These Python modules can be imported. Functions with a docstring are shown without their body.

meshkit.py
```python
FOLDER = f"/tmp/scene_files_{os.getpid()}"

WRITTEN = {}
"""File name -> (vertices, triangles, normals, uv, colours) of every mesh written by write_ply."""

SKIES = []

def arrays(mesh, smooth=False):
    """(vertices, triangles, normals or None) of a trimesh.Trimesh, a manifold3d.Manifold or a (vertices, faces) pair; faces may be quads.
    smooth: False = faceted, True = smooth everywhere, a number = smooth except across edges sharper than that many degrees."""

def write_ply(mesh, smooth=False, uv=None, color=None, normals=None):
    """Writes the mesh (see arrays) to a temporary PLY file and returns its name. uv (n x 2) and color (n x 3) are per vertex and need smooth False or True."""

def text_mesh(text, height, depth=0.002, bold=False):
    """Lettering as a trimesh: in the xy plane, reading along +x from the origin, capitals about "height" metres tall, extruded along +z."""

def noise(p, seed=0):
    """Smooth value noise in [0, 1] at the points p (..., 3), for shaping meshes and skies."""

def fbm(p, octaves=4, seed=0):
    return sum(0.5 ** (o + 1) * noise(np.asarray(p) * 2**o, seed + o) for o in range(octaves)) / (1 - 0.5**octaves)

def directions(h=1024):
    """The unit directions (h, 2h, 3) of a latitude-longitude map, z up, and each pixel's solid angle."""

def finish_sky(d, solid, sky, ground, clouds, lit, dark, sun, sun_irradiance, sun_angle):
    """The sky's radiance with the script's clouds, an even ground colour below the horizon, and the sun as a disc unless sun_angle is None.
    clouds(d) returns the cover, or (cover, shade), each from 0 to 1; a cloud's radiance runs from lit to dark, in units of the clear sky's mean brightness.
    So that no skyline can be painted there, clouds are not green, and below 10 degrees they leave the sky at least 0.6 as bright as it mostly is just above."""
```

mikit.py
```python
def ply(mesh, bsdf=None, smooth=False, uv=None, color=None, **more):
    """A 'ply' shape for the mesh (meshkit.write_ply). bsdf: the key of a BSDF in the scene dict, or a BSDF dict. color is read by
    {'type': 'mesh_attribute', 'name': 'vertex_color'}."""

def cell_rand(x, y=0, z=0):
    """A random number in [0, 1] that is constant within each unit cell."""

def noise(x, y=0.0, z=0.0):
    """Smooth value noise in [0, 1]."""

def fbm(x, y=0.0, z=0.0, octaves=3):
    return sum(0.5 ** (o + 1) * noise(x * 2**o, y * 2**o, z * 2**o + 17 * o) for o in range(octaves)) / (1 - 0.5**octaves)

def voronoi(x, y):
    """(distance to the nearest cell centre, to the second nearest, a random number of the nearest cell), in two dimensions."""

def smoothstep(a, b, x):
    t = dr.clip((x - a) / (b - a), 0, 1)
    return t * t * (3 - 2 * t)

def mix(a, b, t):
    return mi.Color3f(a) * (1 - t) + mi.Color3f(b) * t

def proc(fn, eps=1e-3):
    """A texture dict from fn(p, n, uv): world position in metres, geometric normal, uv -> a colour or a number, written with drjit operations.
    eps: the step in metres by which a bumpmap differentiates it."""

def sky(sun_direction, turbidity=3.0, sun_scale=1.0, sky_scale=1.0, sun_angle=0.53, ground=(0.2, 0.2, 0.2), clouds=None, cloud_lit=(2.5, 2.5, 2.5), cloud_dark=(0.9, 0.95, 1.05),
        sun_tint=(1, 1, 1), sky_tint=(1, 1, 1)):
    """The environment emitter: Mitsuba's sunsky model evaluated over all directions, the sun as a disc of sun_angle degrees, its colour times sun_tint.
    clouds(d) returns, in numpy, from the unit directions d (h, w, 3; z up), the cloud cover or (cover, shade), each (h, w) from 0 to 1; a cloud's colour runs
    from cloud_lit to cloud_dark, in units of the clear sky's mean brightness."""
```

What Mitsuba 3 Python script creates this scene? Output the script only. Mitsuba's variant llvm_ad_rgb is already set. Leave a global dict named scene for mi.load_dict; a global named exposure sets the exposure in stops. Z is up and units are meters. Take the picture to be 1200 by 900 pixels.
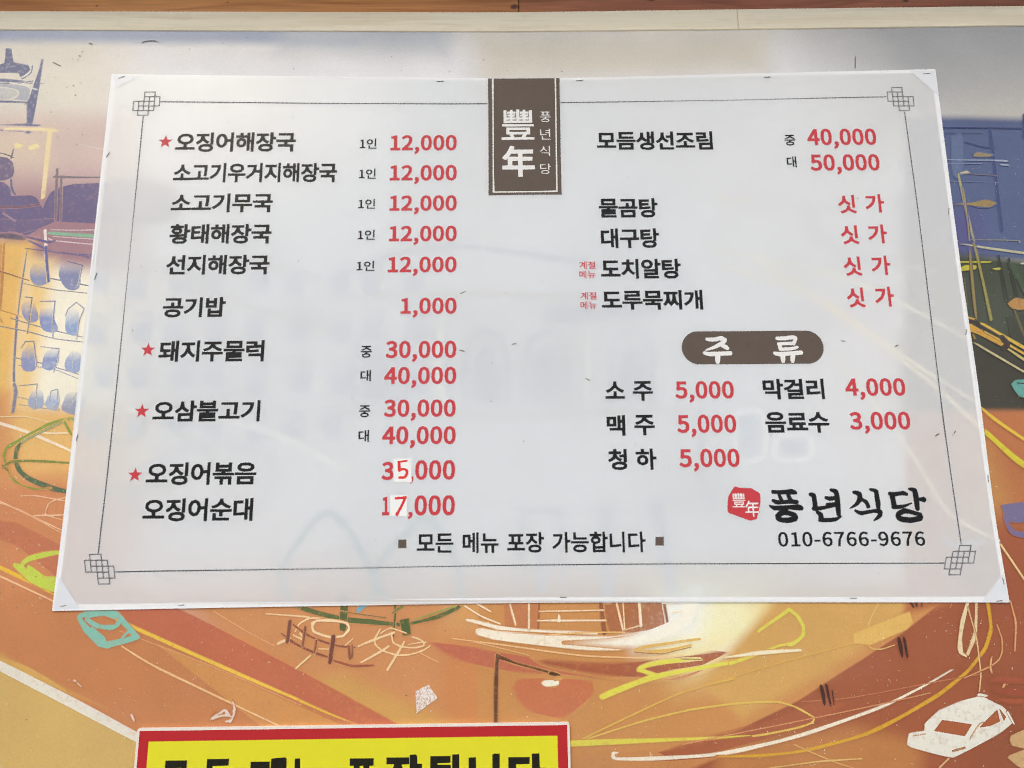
import math, random
import numpy as np, trimesh, mitsuba as mi, drjit as dr
import shapely
from shapely.geometry import Polygon, Point, LineString, MultiPoint
from shapely import union_all, affinity
import mikit
from mikit import noise, fbm, mix, smoothstep

T = mi.ScalarTransform4f
scene, labels = {}, {}
rng = random.Random(7)

# ------------------------------------------------------------------ camera, sky, exposure
# The wall is the plane y = 0 and faces -y; the menu banner's centre is the origin (about 1.9 m above the ground).
CAM = np.array([-0.02638, -0.97284, -0.29162])
RIGHT = np.array([0.99996, -0.00229, -0.00867])
DOWN = np.array([-0.00802, 0.20322, -0.97910])
FWD = np.array([0.00400, 0.97913, 0.20320])
FOCAL = 875.0
scene['camera'] = {'type': 'perspective', 'fov_axis': 'x', 'fov': 2 * math.degrees(math.atan(600 / FOCAL)), 'near_clip': 0.01, 'far_clip': 100.0,
                   'to_world': T().look_at(origin=CAM.tolist(), target=(CAM + FWD).tolist(), up=(-DOWN).tolist())}
scene['sky'] = mikit.sky([-0.45, -0.75, 0.75], turbidity=3, sun_scale=0.25, sun_angle=14, clouds=lambda d: 1.0, cloud_lit=(2.2, 2.27, 2.4), sun_tint=(0.93, 1.0, 1.1))
exposure = 2.33


def P(u, v, h=0.0):
    """The point of the wall plane (h metres proud of it) seen at photograph pixel u, v: (x, z)."""
    d = (u - 600) / FOCAL * RIGHT + (v - 450) / FOCAL * DOWN + FWD
    t = (-h - CAM[1]) / d[1]
    p = CAM + t * d
    return float(p[0]), float(p[2])


def PP(pts, h=0.0):
    return [P(u, v, h) for u, v in pts]


def scale_at(u, v):
    a, b, c = P(u - 5, v), P(u + 5, v), P(u, v + 5)
    return (math.dist(a, b) / 10 + math.dist(P(u, v), c) / 5) / 2


def lin(c, k=1.0):
    c = np.asarray(c, float) / 255
    return np.clip(np.where(c < 0.04045, c / 12.92, ((c + 0.055) / 1.055) ** 2.4) * k, 0.004, 0.92).tolist()


# ------------------------------------------------------------------ helpers
counts = {}


def numbered(key):
    n = counts.get(key, 0)
    counts[key] = n + 1
    return key if n == 0 else f'{key}_{n:03d}'


def add(name, mesh, bsdf, parent=None, label=None, cat=None, group=None, kind=None, smooth=False, **more):
    key = numbered((parent + '__' if parent else '') + name)
    scene[key] = mikit.ply(mesh, bsdf, smooth, **more)
    mark(key, label, cat, group, kind)
    return key


def mark(key, label=None, cat=None, group=None, kind=None):
    d = {k: v for k, v in (('label', label), ('category', cat), ('group', group), ('kind', kind)) if v}
    if d:
        labels[key] = d


def thing(name, label, cat, group=None):
    key = numbered(name)
    mark(key, label, cat, group)
    return key


def polys_of(g):
    return [p for p in (g.geoms if hasattr(g, 'geoms') else [g]) if isinstance(p, Polygon) and p.area > 1e-9]


def flat(g, h, wave=None):
    """A shapely shape in (x, z) as a sheet facing -y, h metres proud of the wall."""
    vs, fs, n = [], [], 0
    for p in polys_of(g):
        v, f = trimesh.creation.triangulate_polygon(p, engine='earcut')
        if wave is not None:
            v, f = trimesh.remesh.subdivide_to_size(np.column_stack([v, v[:, 0] * 0]), f, 0.025)
            v = v[:, :2]
        a, b, c = v[f[:, 0]], v[f[:, 1]], v[f[:, 2]]
        cr = (b[:, 0] - a[:, 0]) * (c[:, 1] - a[:, 1]) - (b[:, 1] - a[:, 1]) * (c[:, 0] - a[:, 0])
        f = np.where((cr < 0)[:, None], f[:, ::-1], f)[np.abs(cr) > 4e-6 * np.maximum(np.maximum(np.hypot(*(b - a).T), np.hypot(*(c - b).T)), np.hypot(*(a - c).T))]
        y = np.full(len(v), -h) if wave is None else -h - wave(v[:, 0], v[:, 1])
        vs.append(np.stack([v[:, 0], y, v[:, 1]], 1)); fs.append(f + n); n += len(v)
    return trimesh.Trimesh(np.vstack(vs), np.vstack(fs), process=False)


def pack(c):
    """A colour (0 to 255) as one number that survives interpolation: six bits per channel."""
    r, g, b = (int(round(min(max(x, 0), 255) / 255 * 63)) for x in c)
    return r * 4096 + g * 64 + b


def unpack(code):
    c = dr.floor(code + 0.5)
    r = dr.floor(c / 4096)
    g = dr.floor((c - r * 4096) / 64)
    s = mi.Color3f(r, g, c - r * 4096 - g * 64) / 63
    return dr.select(s < 0.04045, s / 12.92, dr.power((s + 0.055) / 1.055, 2.4))


def soft_print(g, col, level, width, wave=None, fade=None):
    """Printed ink as (vertices, faces, uv): u is the packed colour of the ink, v its cover, which falls to 0 over width metres at the edge (or is fade(x, z))."""
    inner, outer = g, None
    if fade is None:
        for k in (1, 0.6, 0.3):
            inner = g.buffer(-width * k * 0.55, quad_segs=3)
            if inner.area > 0.22 * g.area:
                outer = g.buffer(width * k * 0.28, quad_segs=3)
                break
        else:
            inner = g
    vs, us, fs, n = [], [], [], 0
    for piece, ring in ((inner, False), (outer.difference(inner) if outer is not None else None, True)):
        if piece is None or piece.is_empty:
            continue
        m = flat(shapely.segmentize(piece, 0.012), level, wave)
        v = np.array(m.vertices)
        a = np.ones(len(v))
        if ring:
            a[shapely.distance(shapely.points(v[:, 0], v[:, 2]), inner) > width * 0.05] = 0
        if fade:
            a = fade(v[:, 0], v[:, 2])
        vs.append(v); us.append(np.stack([np.full(len(v), float(pack(col))), a], 1)); fs.append(np.array(m.faces) + n); n += len(v)
    return np.vstack(vs), np.vstack(fs), np.vstack(us)


def slab(g, y0, y1, bevel=0.0):
    """A shapely shape in (x, z) as a solid from depth y0 (front) to y1 (back), its front edge chamfered."""
    out = []
    for p in polys_of(g):
        if bevel:
            q = p.buffer(-bevel, join_style=2)
            import manifold3d as m3
            a = m3.CrossSection([np.array(p.exterior.coords)[:-1]]) if p.exterior.is_ccw else m3.CrossSection([np.array(p.exterior.coords)[:-1][::-1]])
            back = m3.Manifold.extrude(a, y1 - y0 - bevel)
            front = m3.Manifold.extrude(a.offset(-bevel, m3.JoinType.Miter, 2.0), y1 - y0)
            m = (back + m3.Manifold.hull(front.trim_by_plane([0, 0, 1], y1 - y0 - 1e-6) + back.trim_by_plane([0, 0, 1], y1 - y0 - bevel - 1e-6)) if len(p.exterior.coords) < 12 else back + front).to_mesh()
            t = trimesh.Trimesh(m.vert_properties[:, :3], m.tri_verts, process=False)
        else:
            t = trimesh.creation.extrude_polygon(p, y1 - y0, engine='earcut')
        v = np.array(t.vertices)
        out.append(trimesh.Trimesh(np.stack([v[:, 0], y1 - v[:, 2], v[:, 1]], 1), t.faces, process=False))
    return trimesh.util.concatenate(out)


def curve(pts, n=6):
    """Catmull-Rom through the points."""
    p = np.asarray(pts, float)
    if len(p) < 3:
        s = np.linspace(0, 1, 2 * n)[:, None]
        return p[0] * (1 - s) + p[-1] * s
    e = np.vstack([2 * p[0] - p[1], p, 2 * p[-1] - p[-2]])
    out = []
    for i in range(1, len(e) - 2):
        t = np.linspace(0, 1, n, endpoint=False)[:, None]
        a, b, c, d = e[i - 1], e[i], e[i + 1], e[i + 2]
        out.append(0.5 * (2 * b + (c - a) * t + (2 * a - 5 * b + 4 * c - d) * t ** 2 + (3 * b - a - 3 * c + d) * t ** 3))
    return np.vstack(out + [p[-1:]])


def brush(pts, width, ends=(1.0, 1.0), straight=False, h=0.0, wobble=0.0):
    """A brush stroke drawn on the wall plane: photograph pixels in, a shapely shape in metres out. width: pixels, or one per point."""
    p = np.asarray(pts, float)
    if straight:
        c = np.vstack([np.linspace(p[i], p[i + 1], 5)[: 5 if i == len(p) - 2 else 4] for i in range(len(p) - 1)])
    else:
        c = curve(p)
    m = len(c)
    w = np.interp(np.linspace(0, 1, m), np.linspace(0, 1, len(width)), width) if hasattr(width, '__len__') else np.full(m, float(width))
    s = np.linspace(0, 1, m)
    w = w * np.minimum(1, ends[0] + (1 - ends[0]) * s / 0.25) * np.minimum(1, ends[1] + (1 - ends[1]) * (1 - s) / 0.25)
    if wobble:
        w = w * np.array([1 + rng.uniform(-wobble, wobble) for _ in w])
    circles = [Point(*P(u, v, h)).buffer(max(wi, 0.25) * scale_at(u, v) / 2, quad_segs=3) for (u, v), wi in zip(c, w)]
    return union_all([MultiPoint(list(a.exterior.coords) + list(b.exterior.coords)).convex_hull for a, b in zip(circles, circles[1:])])


def area(pts, h=0.0, smooth=True):
    p = list(pts) + [pts[0]]
    return Polygon([P(u, v, h) for u, v in (curve(p, 5) if smooth else p)]).buffer(0)


# ------------------------------------------------------------------ lettering: outlines of each character, in 1/300 em
DIGITS = "0123456789abcdefghijklmnopqrstuvwxyzABCDEFGHIJKLMNOPQRSTUVWXYZ!#$%&()*+-./:;<=>?@[]^_{}~"
GLYPHS = {
    ',': (83, ['1s1*1t1.1E1=1O1~1S261W2k1W2n1K2o1C2u1z2B1A2P1G2W1K2Y1Y2Z1$2Y1.2S1;2N1>2D1>2k1:241*1]1#1:1U1(1H1W1y1T']),
    '-': (104, ['1r3a1q3v2f3v2f3a']),
    '0': (167, ['1r3u1r3!1v471D4x1N4O1Y4Z1&4%1.4)204.2e4.2p4+2z4&2I4Y2W4I2%4u2.462<3X2;3k2.2~2!2U2O2C2C2s2s2n2e2k202k1>2m1&2r1Y2v1J2M1C2!1u33|1S3.1S3m1W2_1%2$1+2T1>2L242G2f2H2q2M2A2Y2E2*2J2{2N3o2N3*2J482E4o2v4E2o4K2d4O214O1]4M1<4I1)4z1!4m1U3~']),
    '1': (167, ['1C2K202M204y1M4z1M4Q1.4W254)2r4)2r2M2-2L2-2o1D2o']),
    '2': (167, ['1p4D1v4M1P4#1%4*1[4.294.2r4)2G4Y2R4N2Z4y2%4f2$3@2U3S2H3u2u3c262.1*2L2:2M2;2o1p2o1p2E1L2X1>32273m2l3G2v3!2z3/2C3~2C4d2A4n2u4A2o4G2c4M1^4O1(4K1R4C1E4p']),
    '3': (167, ['1l2N1m2R1z2)1J2W1V2O1@2H292H2i2J2v2P2E2Z2J2:2K302I3a2C3m2r3v2h3z1~3D1%3F1%3Z1{3!2c3&2r3:2x3[2C472C4m2y4y2q4H2i4L254O1{4O1*4K1W4F1I4t1t4K1z4Q1M4Z1#4)1[4.2j4-2x4(2H4!2V4N2!4E2&4p2&482#3_2S3*2I3Y2s3R2s3P2t3O2E3L2Q3E2$3s2+3h2/372:2@2-2!2&2P2R2A2H2t2s2n2b2k1[2k1V2p1G2w1x2C']),
    '4': (167, ['1i3g2l4)2Q4)2Q3k2[3i2[2{2Q2_2Q2o2q2o2q2{1j2{|1M3k1N3j2q3j2r4A2o4z2a47']),
    '5': (167, ['1l2N1n2S1y2(1L2T1#2L1?2H2c2I2n2M2z2W2G2+2K2^2L3b2I3r2C3E2s3O2d3U1^3V1)3R1Q3I1C3R1J4)2$4)2$4J1*4J1$3[1%3+1_3=243>2m3=2B3/2J3*2P3%2Z3T2*3F2.3w2;392.2.2*2#2!2O2M2z2D2t2m2m2a2k1/2l1S2q1w2C']),
    '6': (167, ['1t3o1t3X1v3>1z481J4x1X4Q1.4!1_4)2e4.2u4.2O4(2$4X2/4P2/4M2W4x2L4H2v4N2e4N244K1[4E1-4t1$4f1W3^1T3!1T3N1U3M1+3Z1{3*293.2r3.2H3)2S3!2!3T2*3J2:3x2=3i2>322=2>2/2!2&2M2V2B2O2v2B2o2l2k202l1+2s1S2F1K2Q1D2&1x2{|1T3p1W311#2.1+2W1<2P1^2K272G2l2G2x2L2I2X2P2@2P3g2J3z2z3K2q3O2i3Q273Q1~3O1+3F']),
    '7': (167, ['1s4J1s4)2<4)2<4O2Y4u2K472z3-2r3N2l3q2g2_2c2o1-2o1/2S1>351}3D2c3=2p4e2J4I']),
    '8': (167, ['1q2+1r351z3o1P3G1&3Q1O3&1H3<1C401A4c1B4q1I4J1U4W1#4#1:4)1]4+214-2o4+2H4#2N4X2Y4L2%4B2)4r2*482%3@2U3$2E3N2E3L2Z3v2)3m2/3c2<312=2:2;2!2+2O2&2I2V2z2G2q2u2m2g2k1?2l1!2q1H2C1w2Q1s2Z|1P2;1Q2)1T2Z1&2N1]2G2a2E2q2H2D2O2M2#2P2>2N332H3e2A3l2q3s2c3z1@3G1/3C1!3r1U3i1P34|1!4a1#431&3_1=3.2a3Y2n3U2x3%2G3[2J432J4k2D4A2u4J2h4O274P204O1=4K1(4B1!4p']),
    '9': (167, ['1p3@1p471r4l1u4v1A4H1O4X1)4*1]4.284.2p4)2F4X2R4L2W4E2&4n2.412:3.2/3p2)2}2Y2$2M2J2y2w2o2q2d2m222k1:2k1P2q1C2y1u2F1u2I1H2X1K2X1T2O1$2K1;2H252I2e2L2o2S2y2(2G2~2L3n2M3H2K3I2C3z2s3s2c3l1;3k1%3m1T3q1N3u1C3F1v3R1s3!|1Q3?1S3&1!3P1*3J1{3E2c3F2p3K2v3O2M3*2L3_2I4a2z4w2o4I2d4N234P1[4O1*4J1X4y1Q4f']),
    '年': (300, ['1q321s331<331<3_2>3{2>4G254G1+481M3-1J3-1s3_1s3}1Q4m1(4H1~4@275d2u572p4]2h4&2i4$4k4$4j4G3d4F3d3_4d3^4c3#3d3#3d334x334y2+3d2*3d202>202>2*1r2*|2b3!2a3Z2a332>332>3Z2=3#']),
    '豐': (300, ['1u271u2o2l2p2j2w272Q292U1)2U1*3o3_3o3_2U3T2U3V2Q3E2r3E2p4v2n4u27|212.222-3Y2-3Z382239|2t2T2E2B2H2s2G2o3h2o3i2s3m2w3y2T3x2U2u2U', '1z3D1z3T4r3S4q3D', '1M3+1L551&541&3~1(3}2d3~2d4e1:4e1:4q2d4s2d4F1?4G1?4S2d4S2d4(1<4(1<4?2d4@2e582s582t4@2S4?2S4(2s4(2s4S2P4S2P4G2s4F2s4s2T4r2U4p2U4e2s4e2s3}2!3}2$3~2%5d2_5c2_3}3v3}3v4e344e344q3v4r3v4F384F384Q3a4S3v4S3v4&364(354*354?3u4@3v583J583K4@3.4?3.4(3K4(3K4S3*4S3*4G3K4F3K4s3:4q3:4e3K4e3K403M3}3[3}3]544e554e3+']),
    '가': (276, ['3A203z573W583X3;4f3:4f3T4d3R3X3Q3X21', '1t2+1t2.1S2{1<3d293x2j3J2v3#2E3]2L4e2Q4C2P4K1F4K1F4(2>4(2<4B2*432#3:2Q3P2C3u2s3i242^1(2%1J2R1G2Q1E2S']),
    '개': (276, ['2}2e2{513k503k3;3U3;3V583@593[573[203V213V3R3T3T3m3T3k3R3k2f', '1s2<1Z3b1;3o213F2b3V2j3;2q492u4v2t4F1C4F1C4Z2T4Z2T4N2R4r2K3[2E3$2w3L2i3p1@2{1%2/1H2X1B2#']),
    '거': (276, ['2;3S2:3;3N3;3N583P593/593:573:203N213N3S', '1s2-1t2/1P2_1:3c293y2i3J2t3!2E3~2L4o2O4K2N4L1E4L1D4(2;4(2/4z2%3{2Q3S2A3t2p3g1~2@1(2&1G2Q1D2R']),
    '걸': (276, ['1=231<2/3M2/3N3c3M3d1=3d1<3x3:3x3:2S2e2S2d2o3]2n3^23', '2@4b2?4v3N4v3N583P593:593:3J3N3J3N4b', '1w3U1w3Y1T3&1{3?2k472t4g2C4s2I4E2N4U2M4#1J4#1J4^2<4^2<4*2/4P2%4t2P472x3=2f3$1]3R1J3E1E3D1D3E']),
    '계': (276, ['3X203W583@593[21', '1s2<1t2?1G2}1Z3d1]3z263Q2j3?2q4d2u4A2t4G1D4G1D4!2T4!2S4D2P4l324l33513r513r2e332e333k2G3l2G3E333E32412L412A3W2p3C283f1<2^1Z2-1H2X1B2#']),
    '고': (276, ['1s2C1s2X2y2X2z3)2X3)2X2X482W472C', '1S4N1S4*3(4*3&3.3!3x3V343w383B3z3F3/3G4N']),
    '곰': (276, ['1s3G1s3!2E3!2F4q2$4q2%3!483Z473G', '1V4$1V4_3%4_3%4B3#4f3W3>3P3>3x3@3B493E4w3D4$', '1W241V3c3%3c3%24|1]2@1[2?1]2o3F2p3E2@']),
    '공': (276, ['1s3C1s3W2E3W2F4m2$4m2%3W483V473C', '1S2M1T2Y1X2+1:2{20342c382L3d2}3c3h393A333I2~3V2=3%2$3(2U3(2K3$2z3W2q3N2i3A2b3l262;212z222c261^2c1-2j1$2p1U2C|1@2K1^2C222w2n2o2F2l2@2l3e2p3y2y3D2D3G2K3G2T3E2Z3z2(3k2;2]2[2P2]2r2?2d2;242-1]2!1?2S', '1V4#1V4^3%4^3%4A3#4e3W3<3H3=3y3>3x3?3B473E4v3D4#']),
    '구': (276, ['1s3t1s3O3u3O3w3S3A3<3D4i3D4X1X4X1W4?3$4?3#473V3P483O483t2/3t2/202N212N3t']),
    '국': (276, ['1s3S1s3:3w3:3y3<3E4s3F4#1X4#1W4^3%4^3%4y3X3;493:493S2;3S2:352;343(343(203G203F2.1R2.1S342N342N3S']),
    '기': (276, ['3O203N583.593:573:21', '1v2*1v2.1V2{1]3f2g3A2p3L2A3$2K3}2P4d2U4C2T4L1H4L1H4(2]4(2@4z2/422(3/2W3S2E3r2g32242@1(2#1K2Q1H2Q']),
    '년': (276, ['1>261>302d302d2s2f2q3[2p3@26', '2!3=2Z493N493N4E3M4F2Z4F2Z4Z3M4Z3N583:583:2-3N2-3N3=', '1I3n1H4<1&4=1(3J1*3I213I233J2A3K2=3P333S353Q373y2>3u2A3p']),
    '뉴': (276, ['1s3d1s3x483w483d3x3d3w203821383d2t3d2r3c2r212320223d', '1X3/1X4^1^4^1_453(443&3/']),
    '능': (276, ['1s3B1s3V483U473B', '1Z411Z531{531}4l3)4k3(41', '1U2N1V2X1Y2)1$2:1;2_1}3229362r3a2L3c2~3b3i383y333K2{3V2<3#2(3&2U3&2I3Y2t3O2j3G2e3o273b242Z212E222j251~2b1?2f1+2l1!2u1W2C|1^2J1{2D232x2d2s2m2p2L2l2;2l382o3r2u3C2D3F2L3F2T3C2!3v2*3e2<2>2@2J2@2l2<2b2/212(1_2Z1]2T']),
    '니': (276, ['3M583O593/583.203M21', '1J2+1I4*1)4+1*34253427352B362.3a3j3g3l3f3n2_2=2=2x2.']),
    '다': (276, ['3A203z583W593X3>4g3=4g3V3X3T3X21', '1E2)1D4+2<4+2;4O1%4O1#4N1#322a312c322v322%35393a3c2=2=2/2z2*']),
    '당': (276, ['3C3n3B583Z593!4r4d4q4d463!453!3n', '1!2J1!2X1$2)1-2@1[3124372i3c2O3h2~3g3k3c3w383K303S2[3Z2+3$2W3$2L3Z2A3W2u3N2k3w2a3l262>212D222l25262a1[2h1-2q1$2C|1~2Z1~2J242B2a2w2l2r2v2o2P2l2<2l3b2p3s2w3B2F3E2N3E2U3z2)3s2:3h2?2_2_2R2{2r2[2a2:242*', '1E3J1D4<2-4<2+4U1$4U1$3&2f3%2h3&2C3&2*3*373:393.3b3U3a3R2:3N2J3K']),
    '대': (276, ['2{2e2_523j513j3;3U3;3V583X593[593[203V213U3T3j3S3j2f', '1C2(1B4#2N4#2N4H1Z4H1Z321#302i312J342#382%372(2;2L2-2j2)']),
    '도': (276, ['1s2y1s2T2N2U2N3B1W3B1W4:3&4:3%4S1^4S1^3W3)3V3(3B2:3B2:2U482T492y']),
    '돼': (276, ['30523m533o523o3-3T3-3U583W593@593@203U213T3P3o3O3o2g302f', '1o2;1p2@1(2@1{2]1{3L1C3L1C4*2$4*2#4N1!4N1!3)2(3(2(3L2k3L2k2^2w2]2<2}2=2)2Y2%2i2Z1%2Y1#2X1s2X']),
    '됩': (276, ['1/241.3f283f292;3M2;3N3f3/3f3/24|292U282T292o3N2p3M2U', '3N3s3M573.583/3t', '1w3y1t3S2g3U2g3{1Q3{1Q4^344^334#1=4#1=4i364h363{2F3{2F3W2-3W3q3#3s3J313F2N3B2g3A2e3z1/3z1-3y']),
    '든': (276, ['1s3r1s3L483K473r', '1Y271Y2}1^2}1_2r3+2q3*27', '1X3=1W4{3&4{3%4%1_4%1^4a1_493(493)3=']),
    '듬': (276, ['1s3B1s3V483U473B', '1X3{1W503&503%4)1_4)1^4i1_4h3(4h3)3{', '1W251V373&373&25|1]2;1[2:1]2p3G2q3F2;']),
    '럭': (276, ['1+2+1+323:323:203N203M2+', '304b2~4v3N4v3N583:583:3i3N3i3N4b', '1D3w1C4n2I4n2K4p2K4W2I4Y1D4Y1C4@2+4@2+441$441#3S2m3R2!3U333Y353T363E2*3A2y3x']),
    '료': (276, ['1s2y1r2T282U283i1W3i1W4e3G4f3F4U1W4U1V4<3&4<3&3]1^3]1]3E1_3C3/3C3/3i3v3i3v2U492T492y|2w2U2x2T362T363i2w3i']),
    '루': (276, ['1s2~1s3j493i482~2:2~2/202N202N2~', '1V4&1V4}3(4}3(4f1^4f1]3*3.3)3/3M1V3M1V4y3F4y3G4%3F4&']),
    '리': (276, ['3O203N583.593/21', '1H4P1H4-2?4-2?3!1)3!1)302l2~2n302E302;333m383o363p2<2]2-2A2(1H2&1H3]2S3]2S4O2R4P']),
    '림': (276, ['1;241:383/383/24|2b2<2a2;2b2o3N2p3M2<', '3N3n3M573.583/3o', '1G3A1F4p2O4p2P4X2O4Y1G4Y1F4@2;4@2;451&451%3W2r3V2t3W2K3W2>3Z3f3%3i3J2;3E2D3B']),
    '막': (276, ['3C3n3B573Z583!4r4d4q4d463!453!3o3Y3n', '1!2=1!393!393!203B203A2=', '1D3H1C4<2;4<2;3H|2P4T2O4U1!4U1!3#2P3#']),
    '맥': (276, ['1;2;1;373@373@213>203T203S2;', '2~3o2}533l533l4q3T4q3U583@583@3n3>3m3U3m3U453T463l463l3o', '1E3H1D4/2U4/2U3H|1#3#1$3!2w3!2w4R1!4R']),
    '메': (276, ['3X203W583@593]573]21', '1C2/1B4%2Q4%2Q3]333]34523r533r2e342f343Y323!2Q3!2Q2/|1Y361Z352t362s4J1Y4I']),
    '모': (276, ['1s2z1s2U2N2V2N3y1U3y1U4:3(4:3(3y2:3y2:2V482U492z|1[4S1@4R1@3S3H3S3H4S']),
    '무': (276, ['1s361s3q493p48362/362.202N202N36', '1X3#1W4[3%4[3%3#|1]3_1^3^3F3^3F4Z1]4Z']),
    '묵': (276, ['1s3y1s3S483S473y2:3x2;2~3&2~3&1}3F1}3E2(1S2(1T2~2N2~2N3y', '1Y3[1X4{3%4{3%3[|1_4%1^4$1_4d3E4e3D4%']),
    '물': (276, ['1s3O1s3+483+473O2:3N2;3n3%3n3%2O1]2N1^2m3.2m3/231V231V2)3D2)3E331W341W3n2N3n2N3O', '1Y441X503$503$44|1^4p1_4o3D4o3E4(1_4)']),
    '밥': (276, ['3C3z3B583Y593!573!4y4d4y4d4e3!4d3!3z', '1)241(3m233m242>3A2>3B3m3!3m3!24|232p242o3A2o3B2V242W', '1D3L1C4]1#4]1$4H2O4H2P4]2<4]2<3L|2P4m2O4n1#4n1#3(2P3(']),
    '볶': (276, ['1s3s1s3M2N3N2M3=1X3=1X531_531{4Y3C4Y3D533$533$3=2;3=2:3N473M483s|1_4a1{493C493D4E1{4F', '2)2.2)343(343(203H203H2+3G2.', '1R2.1R342S342S212Q202u202u2+2t2.']),
    '불': (276, ['1s3M1s3)483)473M2:3L2;3m3%3m3%2N1]2M1^2m3.2m3/231V231V2(3D2(3E321W331W3m2N3m2N3M', '1X431X541_541{4(3C4(3D543$543$421Z42|1_4n1{4m3C4m3D4L1{4M']),
    '삼': (276, ['3C3q3B583Y593!573!4u4d4t4d493!483!3q', '1)241(3d3!3d3!24|242@232?242o3B2p3A2[', '1r3O1s3Q1M3Z1Y3+1-3[1]49204n254G274^2u4^2v4H2A4q2G4d2S3{2%3;2@3%383W2_3D2.3H2R3T2C3*2s3]2j4b2a3@1{3!1+3M1V3D1D3v']),
    '생': (276, ['1<2H1<2T1>2#1^2.232@2c2}2r342I382!3a373a3p383J333Y2_3(2?3<2*3[2T3[2I3?2A3:2r3!2g3G273p2337212Z212y252l29272g1^2r1>2A|2e2H2j2y2n2v2E2o2%2k342k3w2p3I2u3R2C3U2K3U2R3R2Z3L2(3w2:342?2%2?2E2;2n2)2f2Y2d2T', '2~3p2}533l533l4n3T4n3U583@583@3h3>3g3U3g3T433l433l3p', '1s3N1t3P1G3V1O3#1#3<1*3_1>4d1^4v1_4E1_4?2k4?2k4y2p4g2y3~2N3-2X3$2:3V2+3N2Z3C2I3K2t3W2l3(28421~3-1<3U1%3J1P3z1E3v']),
    '선': (276, ['1=261=332d332e2q3@2p3?26', '2?4c2>4x3N4x3N583:583:2*3N2+3N4c', '1s3C1s3E1N3O1!3Y1:3/1[3^234i264v274@2w4@2w4A2A4j2I412S3;2%3$2?3S393K383G2{3q2>3s2!3B2J3P2s3/2k412i402c3.1~3R1-3B1Y3t1E3k']),
    '소': (276, ['1s2A1s2U2N2U2O3y2/3y2/2U492T482A', '1M3v1B3Q1Y3W1]3)2f3^2r472D4o2J4D2M4U2N4>2:4>2:4N2>4y304f3b423l3[3E3)3!3W3{3P3:3v3$3x3G3F3k3R343%2/3{2Z4h2L3^2w3(293O1]3G1W3x']),
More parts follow.
